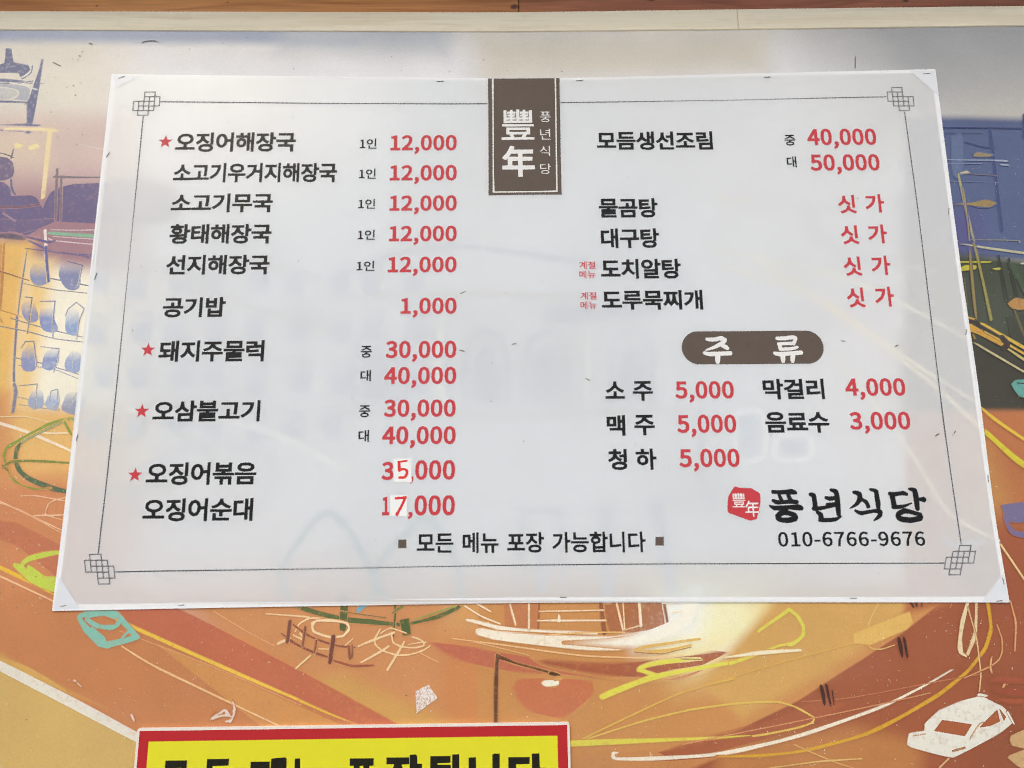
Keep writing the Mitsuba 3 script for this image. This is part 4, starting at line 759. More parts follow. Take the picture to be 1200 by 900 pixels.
motif('printed_tower_block', [
    st((50, 58, 104), 1.6, (1098, 150), (1140, 150), (1230, 151)), st((62, 72, 120), 1.0, (1098, 156), (1150, 156)), st((58, 66, 116), 3, (1160, 153), (1166, 200), (1174, 270)), st((54, 62, 110), 3, (1199, 134), (1200, 160)), st((62, 70, 120), 1.4, (1118, 163), (1150, 172), (1166, 173)),
    fill((98, 112, 150), (1114, 160), (1128, 160), (1128, 204), (1116, 204)),
    st((156, 168, 196), 1.2, (1104, 187), (1140, 188), (1176, 188)), st((170, 180, 202), 2.2, (1166, 188), (1180, 189)), st((140, 150, 186), 1.0, (1106, 192), (1150, 192)), st((158, 168, 196), 2, (1172, 193), (1182, 194)), st((116, 124, 160), 0.8, (1110, 213), (1170, 214)),
    fill((152, 138, 104), (1140, 180), (1148, 178), (1164, 181), (1160, 184), (1142, 184)), fill((194, 184, 150), (1122, 202), (1132, 200), (1138, 202), (1134, 204), (1124, 204)), st((136, 116, 120), 1, (1136, 204), (1168, 206)),
    fill((156, 132, 82), (1136, 239), (1146, 235), (1160, 234), (1168, 239), (1160, 243), (1144, 243)), st((160, 136, 80), [1.4, 2.6, 3], (1116, 240), (1130, 239), (1142, 239)),
    st((164, 160, 114), [3, 3, 3.4, 2.4], (1123, 204), (1128, 228), (1134, 256), (1142, 286)), st((160, 140, 96), 2, (1128, 220), (1134, 260), (1136, 282)), st((150, 144, 130), 1.2, (1136, 281), (1190, 282), (1194, 285)),
    st((190, 188, 150), [1, 2.4, 3], (1120, 285), (1140, 288), (1164, 292), (1240, 302)),
], 'blue sketched tower block with yellow lights right of the menu', 1.8)
motif('printed_park', [
    st((44, 50, 42), 3.4, (1170, 300), (1176, 330), (1180, 352)), st((44, 50, 40), 3.6, (1182, 304), (1190, 340), (1194, 360)), st((70, 84, 62), 6, (1186, 310), (1206, 350)), fill((58, 62, 50), (1180, 372), (1240, 360), (1240, 400), (1190, 400)),
    st((190, 184, 60), 2.6, (1124, 307), (1150, 307), (1161, 307)), fill((198, 188, 58), (1120, 316), (1130, 311), (1140, 310), (1145, 313), (1140, 317), (1124, 318)), fill((190, 184, 72), (1161, 315), (1168, 313), (1174, 315), (1168, 317)), st((190, 200, 190), 2, (1196, 309), (1210, 309)),
    st((150, 128, 80), [2.4, 3, 3], (1136, 290), (1139, 330), (1144, 374)), st((152, 146, 78), [2.6, 3, 3.4], (1141, 285), (1152, 330), (1161, 375)), st((96, 90, 62), 2, (1130, 326), (1134, 362)),
    fill((186, 136, 78), (1180, 356), (1186, 350), (1196, 349), (1206, 354), (1206, 360), (1196, 364), (1186, 362)), st((108, 98, 62), 2.6, (1189, 364), (1194, 378), (1200, 394)),
    fill((210, 158, 62), (1136, 378), (1146, 384), (1160, 392), (1176, 402), (1172, 406), (1154, 396), (1142, 390), (1134, 388)), st((56, 38, 36), 5, (1136, 376), (1147, 379), (1156, 386), (1172, 394)), st((222, 186, 74), 3, (1150, 379), (1176, 394), (1240, 430)), st((220, 180, 76), 4, (1180, 397), (1210, 413), (1240, 430)), st((222, 178, 72), 2.6, (1154, 389), (1178, 402), (1240, 438)), st((206, 190, 120), 3, (1180, 408), (1200, 422), (1240, 448)), st((60, 40, 38), 5, (1174, 396), (1180, 404), (1176, 408)), st((210, 160, 62), 3, (1134, 372), (1142, 374)),
    st((206, 196, 150), [1.8, 2.4, 3, 3], (1139, 400), (1160, 413), (1180, 424), (1240, 460)), fill((100, 170, 160), (1184, 450), (1190, 445), (1200, 444), (1240, 446), (1240, 470), (1200, 467), (1190, 460)), st((60, 90, 84), 1, (1192, 449), (1204, 450)), st((150, 120, 50), 2.4, (1140, 392), (1142, 397)),
], 'dark green park with yellow lights and tracks right of the menu', 1.4)
# what goes on under the banner and shows faintly through its thin vinyl
LILAC = (172, 176, 204)
motif('printed_town_hall', [
    *[st(LILAC, 4, (u - 24, 474), (u - 25, 420), (u - 12, 392), (u + 12, 392), (u + 25, 420), (u + 24, 474)) for u in (440, 500, 570, 640, 740)], *[fill((188, 190, 212), (u - 16, 470), (u - 16, 424), (u, 404), (u + 16, 424), (u + 16, 470)) for u in (440, 570, 640, 740)],
    st(LILAC, 6, (380, 330), (500, 290), (640, 300), (800, 330)), st((240, 238, 238), 4, (560, 310), (568, 280), (566, 240)), st((240, 238, 236), 4, (612, 540), (620, 470)), fill((190, 192, 212), (636, 362), (700, 356), (764, 354), (768, 370), (700, 378), (642, 380)),
    st((206, 190, 190), 4, (380, 480), (560, 488), (800, 480)), st((206, 190, 190), 4, (376, 350), (560, 344), (790, 352)), st(LILAC, 4, (610, 690), (612, 600), (656, 598), (660, 690), straight=True), st((196, 200, 218), 12, (634, 640), (636, 690)), st((196, 200, 218), 12, (712, 700), (710, 596)), st((196, 200, 218), 14, (770, 590), (786, 690)),
    st((254, 250, 240), 7, (520, 372), (512, 430), (520, 470)), st((254, 250, 240), 6, (690, 380), (688, 470)), st((200, 190, 196), 3, (300, 300), (340, 320), (380, 330)), st(LILAC, 3, (820, 480), (822, 560), (840, 600)),
    st((208, 200, 206), 5, (160, 300), (240, 340), (380, 390)), st((254, 250, 244), 6, (150, 480), (300, 500), (420, 560)), st((190, 198, 216), 5, (150, 560), (240, 520), (320, 540), (300, 600), (200, 610), (150, 580)),
], 'pale sketched hall seen faintly through the menu', 3)
motif('printed_light_trail', [
    st((255, 240, 190), 5, (1150, 504), (1080, 440), (1000, 380), (880, 300)), st((255, 240, 200), 4, (1146, 474), (1060, 420), (960, 350), (840, 310)), st((252, 246, 220), 4, (1136, 400), (1000, 330), (830, 290)), st((250, 246, 226), 4, (980, 420), (1060, 520), (1110, 600), (1170, 634)),
    st((250, 250, 250), 6, (862, 484), (862, 536), (894, 534), (892, 484), (862, 484)), fill((196, 206, 224), (868, 490), (886, 488), (888, 530), (870, 532)), st((250, 250, 250), 6, (910, 510), (910, 538), (948, 536), (946, 510), (910, 510)), fill((190, 200, 222), (918, 516), (940, 514), (940, 532), (918, 532)), fill((226, 204, 150), (840, 232), (848, 228), (852, 234), (846, 238)), fill((226, 204, 150), (862, 234), (868, 230), (874, 234), (868, 238)), st((180, 186, 206), 8, (1104, 628), (1118, 640), (1150, 634)), st((196, 200, 216), 4, (940, 250), (960, 280), (1000, 300), (1100, 320)),
], 'pale light trails seen faintly through the right half of the menu', 2)
# wear on the board
SCRAPES = [[([(246, 844), (254, 838), (262, 832)], 3), ([(258, 842), (262, 832), (268, 836), (272, 844)], 3), ([(272, 844), (275, 832), (273, 820)], 3.4), ([(264, 845), (272, 845)], 3), ([(247, 838), (252, 833)], 1.4), ([(250, 843), (262, 838), (274, 840)], 2)],
           [([(86, 797), (90, 798)], 2), ([(90, 799), (96, 805)], 1.4)], [([(154, 836), (158, 846)], 2.6)]]
for sc in SCRAPES:
    motif('scrape', [(brush(p, w, (0.3, 0.3), False, 0, 0.5), (226, 212, 198)) for p, w in sc], 'whitish scrape mark on the mural')
fl = []
for _ in range(260):
    u, v = rng.choice(((rng.uniform(0, 1200), rng.uniform(722, 900)), (rng.uniform(0, 66), rng.uniform(400, 720)), (rng.uniform(880, 1200), rng.uniform(722, 900))))
    fl.append(Point(*P(u, v)).buffer(rng.uniform(0.25, 0.8) * scale_at(u, v), quad_segs=2))
key = add('paint_fleck', flat(union_all(fl), ink_level[0] + 0.00001), 'pale_fleck', 'mural_board', 'tiny pale specks scattered over the mural', kind='stuff')
fl = []
for _ in range(70):
    u, v = rng.choice(((rng.uniform(0, 1200), rng.uniform(40, 86)), (rng.uniform(0, 100), rng.uniform(60, 170)), (rng.uniform(0, 1200), rng.uniform(722, 850)), (rng.uniform(0, 60), rng.uniform(560, 720))))
    a = rng.uniform(0, 3.14)
    l = rng.uniform(0.5, 2.6)
    fl.append(brush([(u, v), (u + l * math.cos(a), v + l * 0.5 * math.sin(a))], rng.uniform(0.4, 1.0), (1, 0.4)))
fl += [brush([(166, 51), (170, 49), (180, 48), (186, 50)], 1.1, (0.5, 0.3)), brush([(62, 73), (72, 78)], 1.0, (0.3, 0.4)), brush([(1002, 66), (1002, 80)], 1.2, (0.4, 1)), brush([(105, 51), (108, 52)], 1.2)]
key = add('dirt_fleck', flat(union_all(fl), ink_level[0] + 0.00002), 'dark_speck', 'mural_board', 'tiny dark specks and creases on the mural', kind='stuff')
r_ = area([(487, 810), (502, 802), (513, 818), (488, 836)], smooth=False)
holes = union_all([Point(rng.uniform(*r_.bounds[::2]), rng.uniform(*r_.bounds[1::2])).buffer(0.0004, quad_segs=2) for _ in range(160)])
add('tape_remnant', flat(r_.difference(holes), ink_level[0] + 0.00004), 'tape_residue', None, 'small torn kite-shaped remnant of white tape above the yellow sign', 'tape')

# ------------------------------------------------------------------ the menu banner
BASE = 0.0022


def wave(x, z):
    x, z = np.asarray(x, float), np.asarray(z, float)
    ex, ez = np.clip(1 - np.abs(x) / 0.6, 0, 1), np.clip(1 - np.abs(z) / 0.375, 0, 1)
    ex, ez = np.minimum(1, 6 * ex), np.minimum(1, 5 * ez)
    env = ex * ex * (3 - 2 * ex) * ez * ez * (3 - 2 * ez)
    return 0.00042 * env * (np.sin(x * 13 + z * 5) + np.sin(x * 7 - z * 17 + 1.3) * 0.8) + 0.00012 * np.sin(x * 31 + 1)


banner = thing('menu_banner', 'large white vinyl menu with black and red Korean lettering, stapled to the mural', 'menu')
TOP = [(131, 87), (350, 89.3), (571, 91.5), (700, 90.8), (900, 85.8), (1096, 81)]
BOT = [(61, 716), (300, 711.5), (600, 706.8), (800, 706), (1000, 706), (1183, 706)]
LEFT = [(131, 87), (107.6, 300), (97, 400), (75, 600), (61, 716)]
RIGHTE = [(1096, 81), (1124.3, 300), (1146, 450), (1165.5, 600), (1183, 706)]


def edge(pts, axis, n, h=BASE):
    q = np.array(PP([tuple(p) for p in curve(pts, 8)], h))
    s = (q[:, axis] - q[0, axis]) / (q[-1, axis] - q[0, axis])
    t = np.linspace(0, 1, n)
    return np.stack([np.interp(t, s, q[:, 0]), np.interp(t, s, q[:, 1])], 1)


NU, NV = 97, 61
t_, b_, l_, r_ = edge(TOP, 0, NU), edge(BOT, 0, NU), edge(LEFT, 1, NV), edge(RIGHTE, 1, NV)
u_, v_ = np.linspace(0, 1, NU)[None, :, None], np.linspace(0, 1, NV)[:, None, None]
grid = (1 - v_) * t_[None] + v_ * b_[None] + (1 - u_) * l_[:, None] + u_ * r_[:, None] - ((1 - u_) * (1 - v_) * t_[0] + u_ * (1 - v_) * t_[-1] + (1 - u_) * v_ * b_[0] + u_ * v_ * b_[-1])
gv = np.stack([grid[..., 0], -BASE - wave(grid[..., 0], grid[..., 1]), grid[..., 1]], -1).reshape(-1, 3)
idx = np.arange(NU * NV).reshape(NV, NU)
quads = np.stack([idx[:-1, :-1], idx[1:, :-1], idx[1:, 1:], idx[:-1, 1:]], -1).reshape(-1, 4)
add('sheet', (gv, quads), 'banner_vinyl', banner, smooth=True)
LINE, L1, L2, L3 = BASE + 0.0002, BASE + 0.00026, BASE + 0.0004, BASE + 0.0006


TONES = {'black_ink': (16, 15, 17), 'red_ink': RED, 'brown_ink': BROWN, 'white_ink': (238, 238, 240), 'line_ink': (98, 96, 99)}


def ink(name, g, bsdf, label=None, level=L1, parent=None):
    if bsdf in TONES:
        v, f, uv = soft_print(g, TONES[bsdf], level, 0.0009, wave)
        return add(name, (v, f), 'ink_on_red' if name == 'seal_character' else 'ink_on_brown' if bsdf == 'white_ink' else 'ink_on_vinyl', parent or banner, label, uv=uv)
    return add(name, flat(shapely.segmentize(g, 0.012), level, wave), bsdf, parent or banner, label)


# pale hem along the four edges
ring = Polygon(np.vstack([t_, r_[1:], b_[::-1][1:], l_[::-1][1:-1]])).buffer(0)
cuts = {'top': ([(100, 60), (1130, 60), (1130, 84.5), (900, 89.2), (700, 93.6), (571, 94.4), (350, 92.0), (100, 89.2)]),
        'bottom': ([(40, 709), (300, 705), (600, 700), (800, 699.5), (1000, 699.5), (1200, 699), (1200, 740), (40, 740)]),
        'left': ([(100, 60), (138, 60), (136.5, 90), (113, 300), (81, 600), (67.5, 712), (30, 740)]),
        'right': ([(1091, 60), (1120, 60), (1230, 740), (1179, 712), (1160.5, 600), (1119.5, 300), (1091, 84)])}
for side, pts in cuts.items():
    g = ring.intersection(area(pts, BASE, False))
    ink('hem', g, 'banner_hem', f'brighter white hem along the {side} edge', LINE - 0.00008)

# thin border with lattice knots in the corners
BORDER = [('top', [(187, 119.2), (400, 121), (571, 121.7), (656, 120.4), (850, 117.2), (1039, 113.4)]), ('left', [(168, 135), (152, 300), (126.4, 550), (115, 649.5)]),
          ('right', [(1060, 131), (1080, 280), (1106, 495), (1126.8, 638.7)]), ('bottom', [(134, 670.2), (400, 666), (600, 662.5), (800, 660.8), (1108, 660)])]
for side, pts in BORDER:
    ink('border_line', LineString(PP([tuple(q) for q in curve(pts)], L1)).buffer(1.0 * 0.00117, cap_style=2, join_style=2), 'line_ink', None, LINE)


def knot(c, fx, fy, px, py):
    rects = [(2, 0, 4, 1), (4, 1, 5, 3), (0, 2, 1, 4), (1, 4, 3, 5), (2, 1, 3, 2), (3, 1, 4, 2), (1, 2, 2, 3), (2, 2, 3, 3), (3, 2, 4, 3), (1, 3, 2, 4), (2, 3, 3, 4), (3, 3, 4, 4)]
    out = []
    for x0, y0, x1, y1 in rects:
        f = lambda x, y: (c[0] + fx * (x - 2.5) * px + (y - 2.5) * fy * KSH[0], c[1] + fy * (y - 2.5) * py)
        out.append(Polygon(PP([f(x0, y0), f(x1, y0), f(x1, y1), f(x0, y1)], L1)).exterior.buffer(0.62 * 0.00117, join_style=2))
    return union_all(out)


for (c, fx, fy, px, py, sh, lab) in (((171.6, 121.4), 1, 1, 6.1, 5.45, -0.5, 'upper left'), ((1055.4, 115.9), -1, 1, 6.0, 5.45, 0.6, 'upper right'), ((116.8, 667), 1, -1, 6.7, 7.0, 0.75, 'lower left'), ((1125.2, 656.4), -1, -1, 6.6, 6.9, -1.2, 'lower right')):
    KSH = [sh]
    ink('corner_knot', knot(c, fx, fy, px, py), 'line_ink', f'grey lattice knot in the {lab} corner of the border')

# ---- lettering
BOLD = 9.6
DISHES = [('오징어해장국', (205.7, 155, 346.8, 178.3)), ('소고기우거지해장국', (203.3, 191, 395, 214)), ('소고기무국', (200.7, 226.7, 320, 249.3)), ('황태해장국', (199, 262.3, 318.3, 286)), ('선지해장국', (195, 298.6, 316, 322)),
          ('공기밥', (190.7, 348, 264.5, 372)), ('돼지주물럭', (185.7, 398.6, 310, 424)), ('오삼불고기', (179, 469, 305.3, 494.3)), ('오징어볶음', (171.3, 541.5, 300.8, 568.5)), ('오징어순대', (167.3, 583.6, 296.8, 611)),
          ('모듬생선조림', (699.3, 153.6, 835.5, 175.6)), ('물곰탕', (701.7, 232, 770.8, 255.2)), ('대구탕', (704, 267.4, 772.5, 291)), ('도치알탕', (704, 303.4, 798, 327)), ('도루묵찌개', (705, 339.8, 823.7, 363.4)),
          ('소', (709.3, 446.8, 732.3, 467.5)), ('주', (741.5, 446.4, 765.3, 470)), ('맥', (711, 486.3, 733, 511)), ('주', (743.3, 486, 767.5, 510.3)), ('청', (712.7, 526, 735, 551)), ('하', (745, 525.5, 769.5, 550.7)),
          ('막걸리', (894, 443.6, 966.3, 468)), ('음료수', (896.7, 482.4, 971.9, 507.5)), ]
k = 0
while k < len(DISHES):
    text, box = DISHES[k]
    if len(text) == 1:
        g = union_all([fit(letters(DISHES[k][0], BOLD), DISHES[k][1], L1), fit(letters(DISHES[k + 1][0], BOLD), DISHES[k + 1][1], L1)])
        text = text + ' ' + DISHES[k + 1][0]
        k += 1
    else:
        g = fit(letters(text, BOLD, -8), box, L1)
    ink('dish_name', g, 'black_ink', f'black lettering reading {text}')
    k += 1
PRICES = [('12,000', (457.3, 158.2, 535.4, 180.6)), ('12,000', (456.7, 193.2, 535.4, 215.8)), ('12,000', (456.3, 228.6, 535.3, 251.3)), ('12,000', (455.7, 264.2, 535.3, 287)), ('12,000', (454.3, 300.4, 535.1, 323.4)), ('1,000', (469.3, 348.6, 535.1, 372.3)),
          ('30,000', (451.7, 399.2, 534.8, 424.4)), ('40,000', (450, 429.8, 534.8, 454.9)), ('30,000', (449.7, 468, 534.1, 493.4)), ('40,000', (447.7, 499.4, 534.1, 525.5)),
          ('40,000', (946, 150.8, 1026.9, 174.8)), ('50,000', (949.3, 180.8, 1030.8, 204.8)), ('5,000', (791, 446.4, 860.3, 472)), ('5,000', (793.2, 485.8, 863, 512.4)), ('5,000', (795.7, 525.8, 866.9, 552.6)), ('4,000', (990.7, 443, 1061.2, 468.8)), ('3,000', (995.7, 482.4, 1067, 508.4))]
for text, box in PRICES:
    ink('price', fit(letters(text, 10, 6), box, L1), 'red_ink', f'red lettering reading {text}')
# two prices whose second digit is covered by a paper sticker
for lead, lbox, cbox, zbox, full in (('3', (447, 541, 461.5, 562.8), (480, 557.5, 484.5, 567), (486.4, 539, 533.4, 562.4), '35,000'), ('1', (447.8, 582, 456.4, 604), (477.6, 599.6, 483.6, 608.4), (485.6, 580.2, 533.2, 604.2), '17,000')):
    ink('price', fit(letters(lead, 10), lbox, L1), 'red_ink', f'first digit of the sticker-corrected price {full}')
    ink('price', union_all([fit(letters(',', 10), cbox, L1), fit(letters('000', 10, 6), zbox, L1)]), 'red_ink', f'last digits of the sticker-corrected price {full}')
for y0, y1, x0, x1 in ((227.6, 250.4, 981.7, 1036), (263, 286.4, 985, 1039.4), (299.6, 323.4, 988.5, 1043.4), (335.8, 360.4, 992.4, 1047.8)):
    ink('price', union_all([fit(letters('싯', BOLD), (x0, y0 + 1, x0 + 21.6, y1), L1), fit(letters('가', BOLD), (x1 - 22.4, y0, x1, y1 - 1), L1)]), 'red_ink', 'red lettering reading 싯 가')
SIZES = [('1인', (421.7, 162.2, 441.4, 174.4)), ('1인', (420.7, 197.6, 440.5, 209.6)), ('1인', (419.7, 232.8, 439.8, 244.6)), ('1인', (419, 269, 439.4, 281)), ('1인', (417.7, 305.4, 438.8, 317.4)),
         ('중', (422.7, 405.2, 436, 419.5)), ('대', (422.3, 433.5, 434.9, 447)), ('중', (420.7, 474.8, 434.2, 489.2)), ('대', (420, 503.8, 432.6, 518)), ('중', (919.3, 157.8, 932.2, 170.6)), ('대', (922, 183, 933.5, 196.2))]
for text, box in SIZES:
    ink('portion_mark', fit(letters(text, 7), box, L1), 'black_ink', f'small black lettering reading {text}')
for x0, x1, ya, yb, yc, yd in ((678.7, 697.9, 306.4, 315.5, 317.2, 326.3), (680, 699.2, 342.2, 351.3, 353.2, 362.4)):
    ink('season_mark', union_all([fit(letters('계절', 7), (x0, ya, x1, yb), L1), fit(letters('메뉴', 7), (x0, yc, x1, yd), L1)]), 'red_ink', 'tiny red lettering reading 계절 메뉴')
for u, v, r in ((193.9, 165.6, 8.6), (173.2, 409.3, 9), (166, 481.2, 9.2), (158.2, 556, 9.3)):
    s = scale_at(u, v)
    c = P(u, v + 0.6, L1)
    ink('star', Polygon([(c[0] + s * r * (1 if i % 2 == 0 else 0.4) * math.sin(i * math.pi / 5), c[1] + s * r * (1 if i % 2 == 0 else 0.4) * math.cos(i * math.pi / 5)) for i in range(10)]), 'red_ink', None)
ink('note_text', fit(letters('모든 메뉴 포장 가능합니다', 8, -4, 110), (488.3, 623.2, 756.8, 648), L1), 'black_ink', 'black lettering reading 모든 메뉴 포장 가능합니다')
for u0, u1, v0, v1 in ((466.6, 476.4, 632.2, 642.4), (768, 778, 629, 639.4)):
    ink('square_mark', area([(u0, v0), (u1, v0), (u1 - 0.1, v1), (u0 - 0.1, v1)], L1, False), 'brown_ink', None)
ink('phone_number', fit(letters('010-6766-9676', 6.5, 10), (911.6, 622.8, 1084.5, 640.4), L1), 'black_ink', 'black telephone number 010-6766-9676')

# title plaque at the top
pl = ink('title_plaque', area([(571.7, 92), (655.9, 91.3), (658.4, 228.4), (572.3, 229)], L1, False), 'brown_ink', 'dark brown upright title panel at the top edge')
fr = area([(576.4, 92), (651.8, 91.4), (653.8, 225.4), (577.2, 226)], L2, False).difference(area([(578.6, 85), (649.6, 85), (651.5, 223.3), (579.4, 223.9)], L2, False))
ink('inner_frame', fr, 'white_ink', None, L2, pl)
for ch, box in (('豐', (587.6, 128.2, 626.2, 164.2)), ('年', (588.4, 170.6, 627, 207.4))):
    ink('title_character', fit(letters(ch, 4 if ch == '豐' else 9), box, L2), 'white_ink', f'large white character {ch}', L2, pl)


# hand-brushed lettering: strokes in units of a 100 x 100 character box, (width, points...)
BRUSHED = {
    '풍': [([13, 11, 14, 17, 12], (13, 9), (30, 10), (48, 10), (66, 8), (76, 12)), ([10, 13], (30, 18), (37, 36)), ([11, 14], (54, 14), (62, 34)), ([12, 14, 11, 14, 13], (14, 36), (26, 42), (45, 40), (64, 39), (80, 40)),
          ([7, 15, 14, 13, 19, 16], (4, 52), (18, 59), (40, 57), (60, 56), (84, 57), (92, 59)), ([15, 16], (48, 58), (48, 72)), ([17, 17, 15, 18, 17, 16, 17], (26, 84), (36, 74), (52, 73), (72, 80), (74, 92), (50, 97), (30, 93), (26, 84))],
    '년': [([13, 16, 15, 14], (6, 20), (15, 24), (19, 44), (20, 60)), ([15, 12, 10, 12], (16, 62), (34, 61), (56, 58), (76, 52)), ([12, 14, 12], (53, 30), (64, 33), (78, 31)), ([11, 13], (56, 50), (78, 49)), ([11, 16, 16, 17, 15], (68, 7), (82, 12), (86, 30), (89, 60), (90, 78)),
          ([11, 16, 16], (26, 73), (36, 80), (38, 93)), ([13, 13, 13, 11, 6], (34, 96), (52, 96), (72, 96), (86, 92), (98, 85))],
    '식': [([11, 17, 17, 12, 5], (14, 15), (30, 20), (33, 36), (22, 54), (3, 66)), ([10, 13, 15], (38, 38), (52, 46), (58, 60)), ([9, 15, 16, 18, 16], (64, 6), (82, 12), (84, 30), (88, 52), (89, 62)), ([10, 14, 12, 12, 16, 14, 6], (20, 74), (36, 82), (56, 78), (76, 75), (94, 77), (92, 92), (76, 105))],
    '당': [([12, 13, 12, 15, 11], (6, 19), (20, 21), (36, 18), (44, 18), (52, 21)), ([16, 15, 14], (12, 22), (16, 42), (18, 56)), ([14, 11, 9, 5], (16, 59), (34, 59), (50, 55), (66, 48)), ([9, 16, 16, 16, 15], (60, 5), (74, 10), (78, 30), (81, 52), (82, 64)), ([8, 11, 17], (82, 35), (92, 36), (99, 37)),
          ([13, 16, 15, 17, 17, 17, 15], (66, 74), (48, 71), (30, 80), (34, 94), (60, 99), (88, 94), (90, 84)), ([14, 13], (64, 74), (90, 82))],
    '주': [([14, 16, 17, 16], (14, 14), (38, 16), (62, 10), (76, 16)), ([15, 15, 13, 6], (76, 20), (58, 34), (34, 46), (10, 54)), ([10, 18, 16], (60, 34), (78, 42), (84, 47)), ([14, 17, 16, 18], (6, 64), (24, 69), (66, 66), (94, 65)), ([19, 19], (52, 70), (51, 96))],
    '류': [([15, 15, 16, 15], (14, 14), (34, 15), (60, 10), (74, 11)), ([15, 14, 14], (76, 14), (74, 24), (70, 34)), ([13, 12, 12], (18, 34), (44, 33), (70, 32)), ([14, 14], (22, 36), (24, 50)), ([13, 13, 13, 12], (24, 54), (46, 52), (64, 52), (82, 46)), ([14, 17, 15, 18], (6, 68), (24, 72), (66, 68), (94, 66)), ([17, 17], (33, 74), (34, 96)), ([17, 17], (68, 72), (66, 96))],
}


def brushed(ch, box, h, weight=1.0):
    x0, y0, x1, y1 = box
    f = lambda p: (x0 + (x1 - x0) * p[0] / 100, y0 + (y1 - y0) * p[1] / 100)
    w = ((x1 - x0) + (y1 - y0)) / 200 * weight
    return union_all([brush([f(p) for p in s[1:]], [v * w for v in s[0]], h=h) for s in BRUSHED[ch]])


for ch, box in (('풍', (632.6, 131, 645.4, 143.6)), ('년', (632.8, 151, 645.2, 163.8)), ('식', (632.6, 171, 644.6, 183)), ('당', (632.8, 191.6, 645.8, 204.2))):
    ink('small_character', fit(letters(ch, 1), box, L2), 'white_ink', f'small white character {ch}', L2, pl)
ink('shop_name', union_all([brushed(ch, box, L1) for ch, box in (('풍', (900.5, 573.0, 942, 611)), ('년', (947.6, 571.5, 986.5, 611)), ('식', (995, 571.3, 1033.6, 608)), ('당', (1040.2, 571, 1083, 610)))]), 'black_ink', 'large black brushed shop name reading 풍년식당')
cap = ink('drinks_heading', LineString(PP([(819, 407.6), (945.3, 406.6)], L1)).buffer(19.9 * scale_at(880, 407), quad_segs=12).intersection(area([(780, 387.6), (990, 386.4), (990, 426.5), (780, 427.4)], L1, False)), 'brown_ink', 'brown capsule heading reading 주 류')
for ch, box in (('주', (823.6, 393, 857.8, 425)), ('류', (906.2, 391.8, 940.8, 424))):
    ink('heading_character', brushed(ch, box, L2, 0.95), 'white_ink', None, L2, cap)
seal = ink('red_seal', area([(859.6, 571), (862, 569.8), (866, 571.6), (880, 572), (884, 574.6), (889.6, 577.4), (891.4, 583), (890.6, 592), (888.4, 603), (886.6, 608), (881, 610), (875, 609.4), (868, 606), (860, 603.4), (854, 601.4), (852.2, 597), (852.4, 588), (854, 580)], L1), 'red_ink', 'red seal stamp with white characters')
ink('seal_character', fit(letters('豐', 3), (857.6, 577.4, 873.6, 594.6), L2), 'white_ink', None, L2, seal)
ink('seal_character', fit(letters('年', 4), (873, 586.4, 890, 605.8), L2), 'white_ink', None, L2, seal)
# corner films, dirt
for pts, lab in (([(132.5, 88.6), (164, 89), (135, 104)], 'upper left'), ([(1066, 83), (1094.6, 82.4), (1099.5, 112)], 'upper right'), ([(69.5, 676), (93.5, 712.6), (62.5, 714.6)], 'lower left'), ([(1176.5, 670), (1182, 704.6), (1150, 705)], 'lower right')):
    ink('corner_film', area(pts, L1, False), 'corner_film', f'glossy clear film over the {lab} corner', L2)
fl = []
for _ in range(36):
    u, v = rng.uniform(140, 1120), rng.uniform(100, 690)
    a = rng.uniform(0, 3.14)
    l = rng.choice((0.3, 0.4, 0.6, 2.0))
    fl.append(brush([(u, v), (u + l * math.cos(a), v + l * math.sin(a))], rng.uniform(0.3, 0.7), (1, 0.3), h=L2))
fl += [brush(p, w, (0.6, 0.3), h=L2) for p, w in (([(538, 410), (545, 412)], 1.2), ([(600, 403.6), (605, 402.4)], 1.1), ([(686, 443.6), (692, 446)], 0.9), ([(539, 344), (546, 341)], 0.8), ([(1049, 406), (1053, 404)], 1.4), ([(986, 399), (991, 400)], 1), ([(1096, 511), (1101, 508)], 1.6), ([(1118, 508), (1120, 505)], 1.2), ([(1116, 510), (1117, 509)], 1))]
ink('dirt_speck', union_all(fl), 'dark_speck', 'tiny grey specks of dirt on the white menu', L2)
labels['menu_banner__dirt_speck']['kind'] = 'stuff'

# ---- paper stickers with handwritten digits
for quad, strokes, lab in (([(461, 537.4), (482.6, 537.2), (482.4, 565.4), (461.4, 565)], [([2.4, 2.4], (467, 541.4), (476.6, 540)), ([3.4, 3.4], (467.6, 541.6), (468, 551)), ([2.2, 2.8, 3.2, 3, 3], (468, 551), (473, 549.6), (477, 552.6), (474.4, 559), (467.8, 559.6))], 'small white paper sticker with a handwritten red 5, upper of the two stickers'),
                           ([(457, 580.2), (476.8, 580), (477, 605), (457.2, 605.2)], [([2.8, 3], (463.6, 584), (475, 583)), ([3.2, 3, 3.6], (475, 583), (471, 592), (465.2, 602.6))], 'small white paper sticker with a handwritten red 7, lower of the two stickers')):
    s = thing('price_sticker', lab, 'sticker')
    add('paper', flat(area(quad, L2, False), L2, wave), 'sticker_paper', s)
    add('digit', flat(union_all([brush(p[1:], p[0], h=L3, wobble=0.2, straight=len(p) == 3) for p in strokes]), L3, wave), 'marker_red', s)

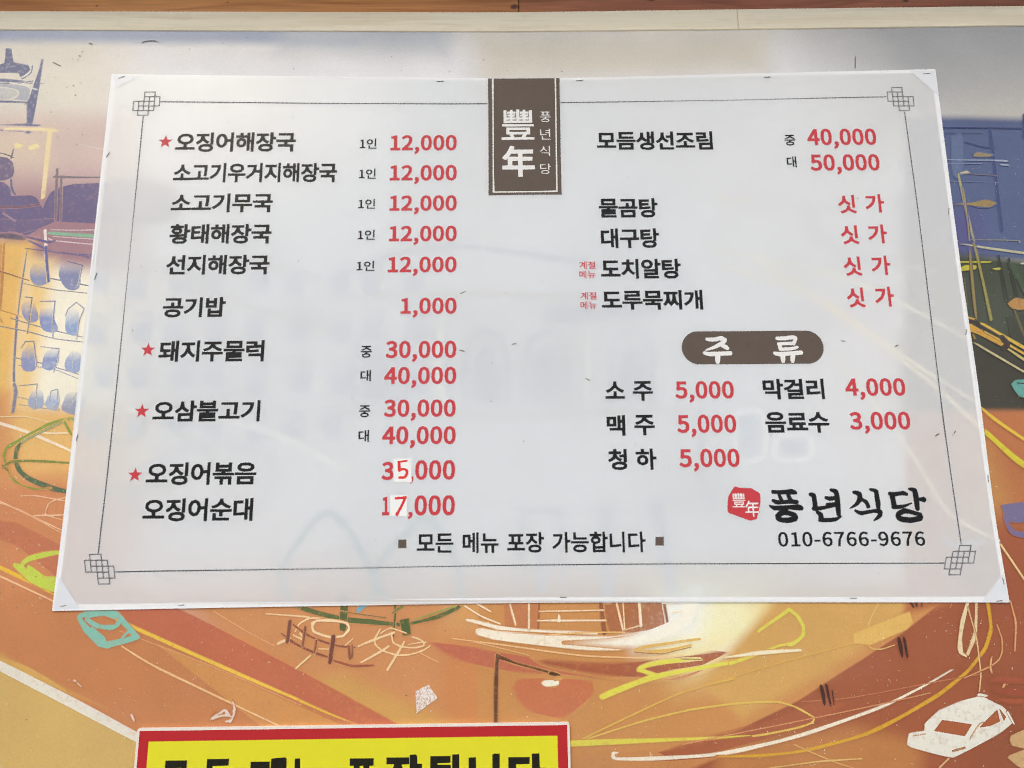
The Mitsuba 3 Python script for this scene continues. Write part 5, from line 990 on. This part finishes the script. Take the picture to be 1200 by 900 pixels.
# ---- staples round the edge of the banner
STAPLES = [(143, 91, 22, 'at the upper left corner of'), (515.7, 95.6, 0, 'on the top edge left of the title panel of'), (679, 94.6, 4, 'on the top edge right of the title panel of'), (899, 90.6, 4, 'on the top edge, above the price 40,000 of'), (1085.6, 86.6, 3, 'at the upper right corner of'),
           (126.8, 181.6, 60, 'on the left edge, beside the topmost star of'), (112.4, 324, 78, 'on the left edge, halfway up'), (90.6, 513, 84, 'on the left edge, beside the lower stars of'), (74.4, 710, 8, 'at the lower left corner of'), (212.4, 709, 3, 'on the bottom edge, below the lower left knot of'),
           (660, 699.8, 0, 'on the bottom edge, below the black note of'), (1000, 700.8, 0, 'on the bottom edge, below the telephone number of'), (1171, 704, 6, 'on the bottom edge at the lower right corner of'), (1175.4, 681, 96, 'on the right edge, at the lower right corner of'), (1111.6, 247.6, 80, 'on the right edge, beside the blue tower of'), (1132, 389, 76, 'on the right edge, beside the dark green park of'), (1157.6, 561, 84, 'on the right edge, beside the orange ground of')]
for u, v, a, where in STAPLES:
    s = scale_at(u, v)
    x, z = P(u, v, BASE)
    hl, r, dep = rng.uniform(3.0, 3.8) * s, 0.00042, -float(BASE + wave(x, z)) - 0.0007
    a = math.radians(a)
    dx, dz = math.cos(a) * hl, math.sin(a) * hl
    bar = [trimesh.creation.cylinder(r, segment=[[x - dx, dep, z - dz], [x + dx, dep, z + dz]], sections=8)]
    for sg in (-1, 1):
        q = [x + sg * dx, dep, z + sg * dz]
        bar += [trimesh.creation.icosphere(1, r * 1.05).apply_translation(q), trimesh.creation.cylinder(r, segment=[q, [q[0], 0.004, q[2]]], sections=8)]
    add('staple', trimesh.util.concatenate(bar), 'staple_steel', None, f'dark staple {where} the menu', 'staple', 'staples round the edge of the menu', smooth=40)

# ------------------------------------------------------------------ the yellow notice at the bottom
sign = thing('notice_sign', 'yellow plastic notice with red border and bold black lettering, below the menu', 'sign')
SH = 0.0042
tl, tr = P(161, 853.6, SH), P(667.4, 846.4, SH)
ax = np.array([tr[0] - tl[0], tr[1] - tl[1]]); W = np.linalg.norm(ax); ax /= W
dn = np.array([ax[1], -ax[0]])
H = 0.150
Q = lambda s, t: tuple(np.array(tl) + ax * s + dn * t)


def plate(m, rad=0.0):
    g = Polygon([Q(m, m), Q(W - m, m), Q(W - m, H - m), Q(m, H - m)])
    return g.buffer(-rad).buffer(rad, quad_segs=4) if rad else g


add('board', slab(plate(0, 0.003), -SH, -0.0006), 'sign_rim', sign, 'white plastic board whose rim shows round the red border')
add('red_border', flat(plate(0.0030).difference(plate(0.0148)), SH + 0.0002), 'sign_red', sign)
v_, f_, c_ = soft_print(plate(0.0148), YELLOW, SH + 0.0003, 0.0009)
add('yellow_field', (v_, f_), 'print_on_red', sign, uv=c_)
LT = SH + 0.0005
SIGN = [('모', 188.8, 221.6, 891), ('든', 237.4, 271, 889.2), ('메', 292.6, 335.2, 887.4), ('뉴', 341, 372, 888.6), ('포', 406.6, 440.6, 888.4), ('장', 451, 494.6, 884), ('됩', 500, 538.4, 883.6), ('니', 549, 586, 883), ('다', 595.6, 640, 882.6)]
parts = []
for ch, x0, x1, y0 in SIGN:
    g = letters(ch, 17)
    gy = {'모': 42, '든': 45, '메': 48, '뉴': 44, '포': 42, '장': 48, '됩': 48, '니': 48, '다': 49}[ch]
    parts.append(fit(g, (x0, y0, x1, y0 + gy), LT))
for ch, p in zip(SIGN, parts):
    v_, f_, c_ = soft_print(p, (18, 16, 14), LT, 0.0009)
    add('sign_character', (v_, f_), 'print_on_yellow', sign, uv=c_)
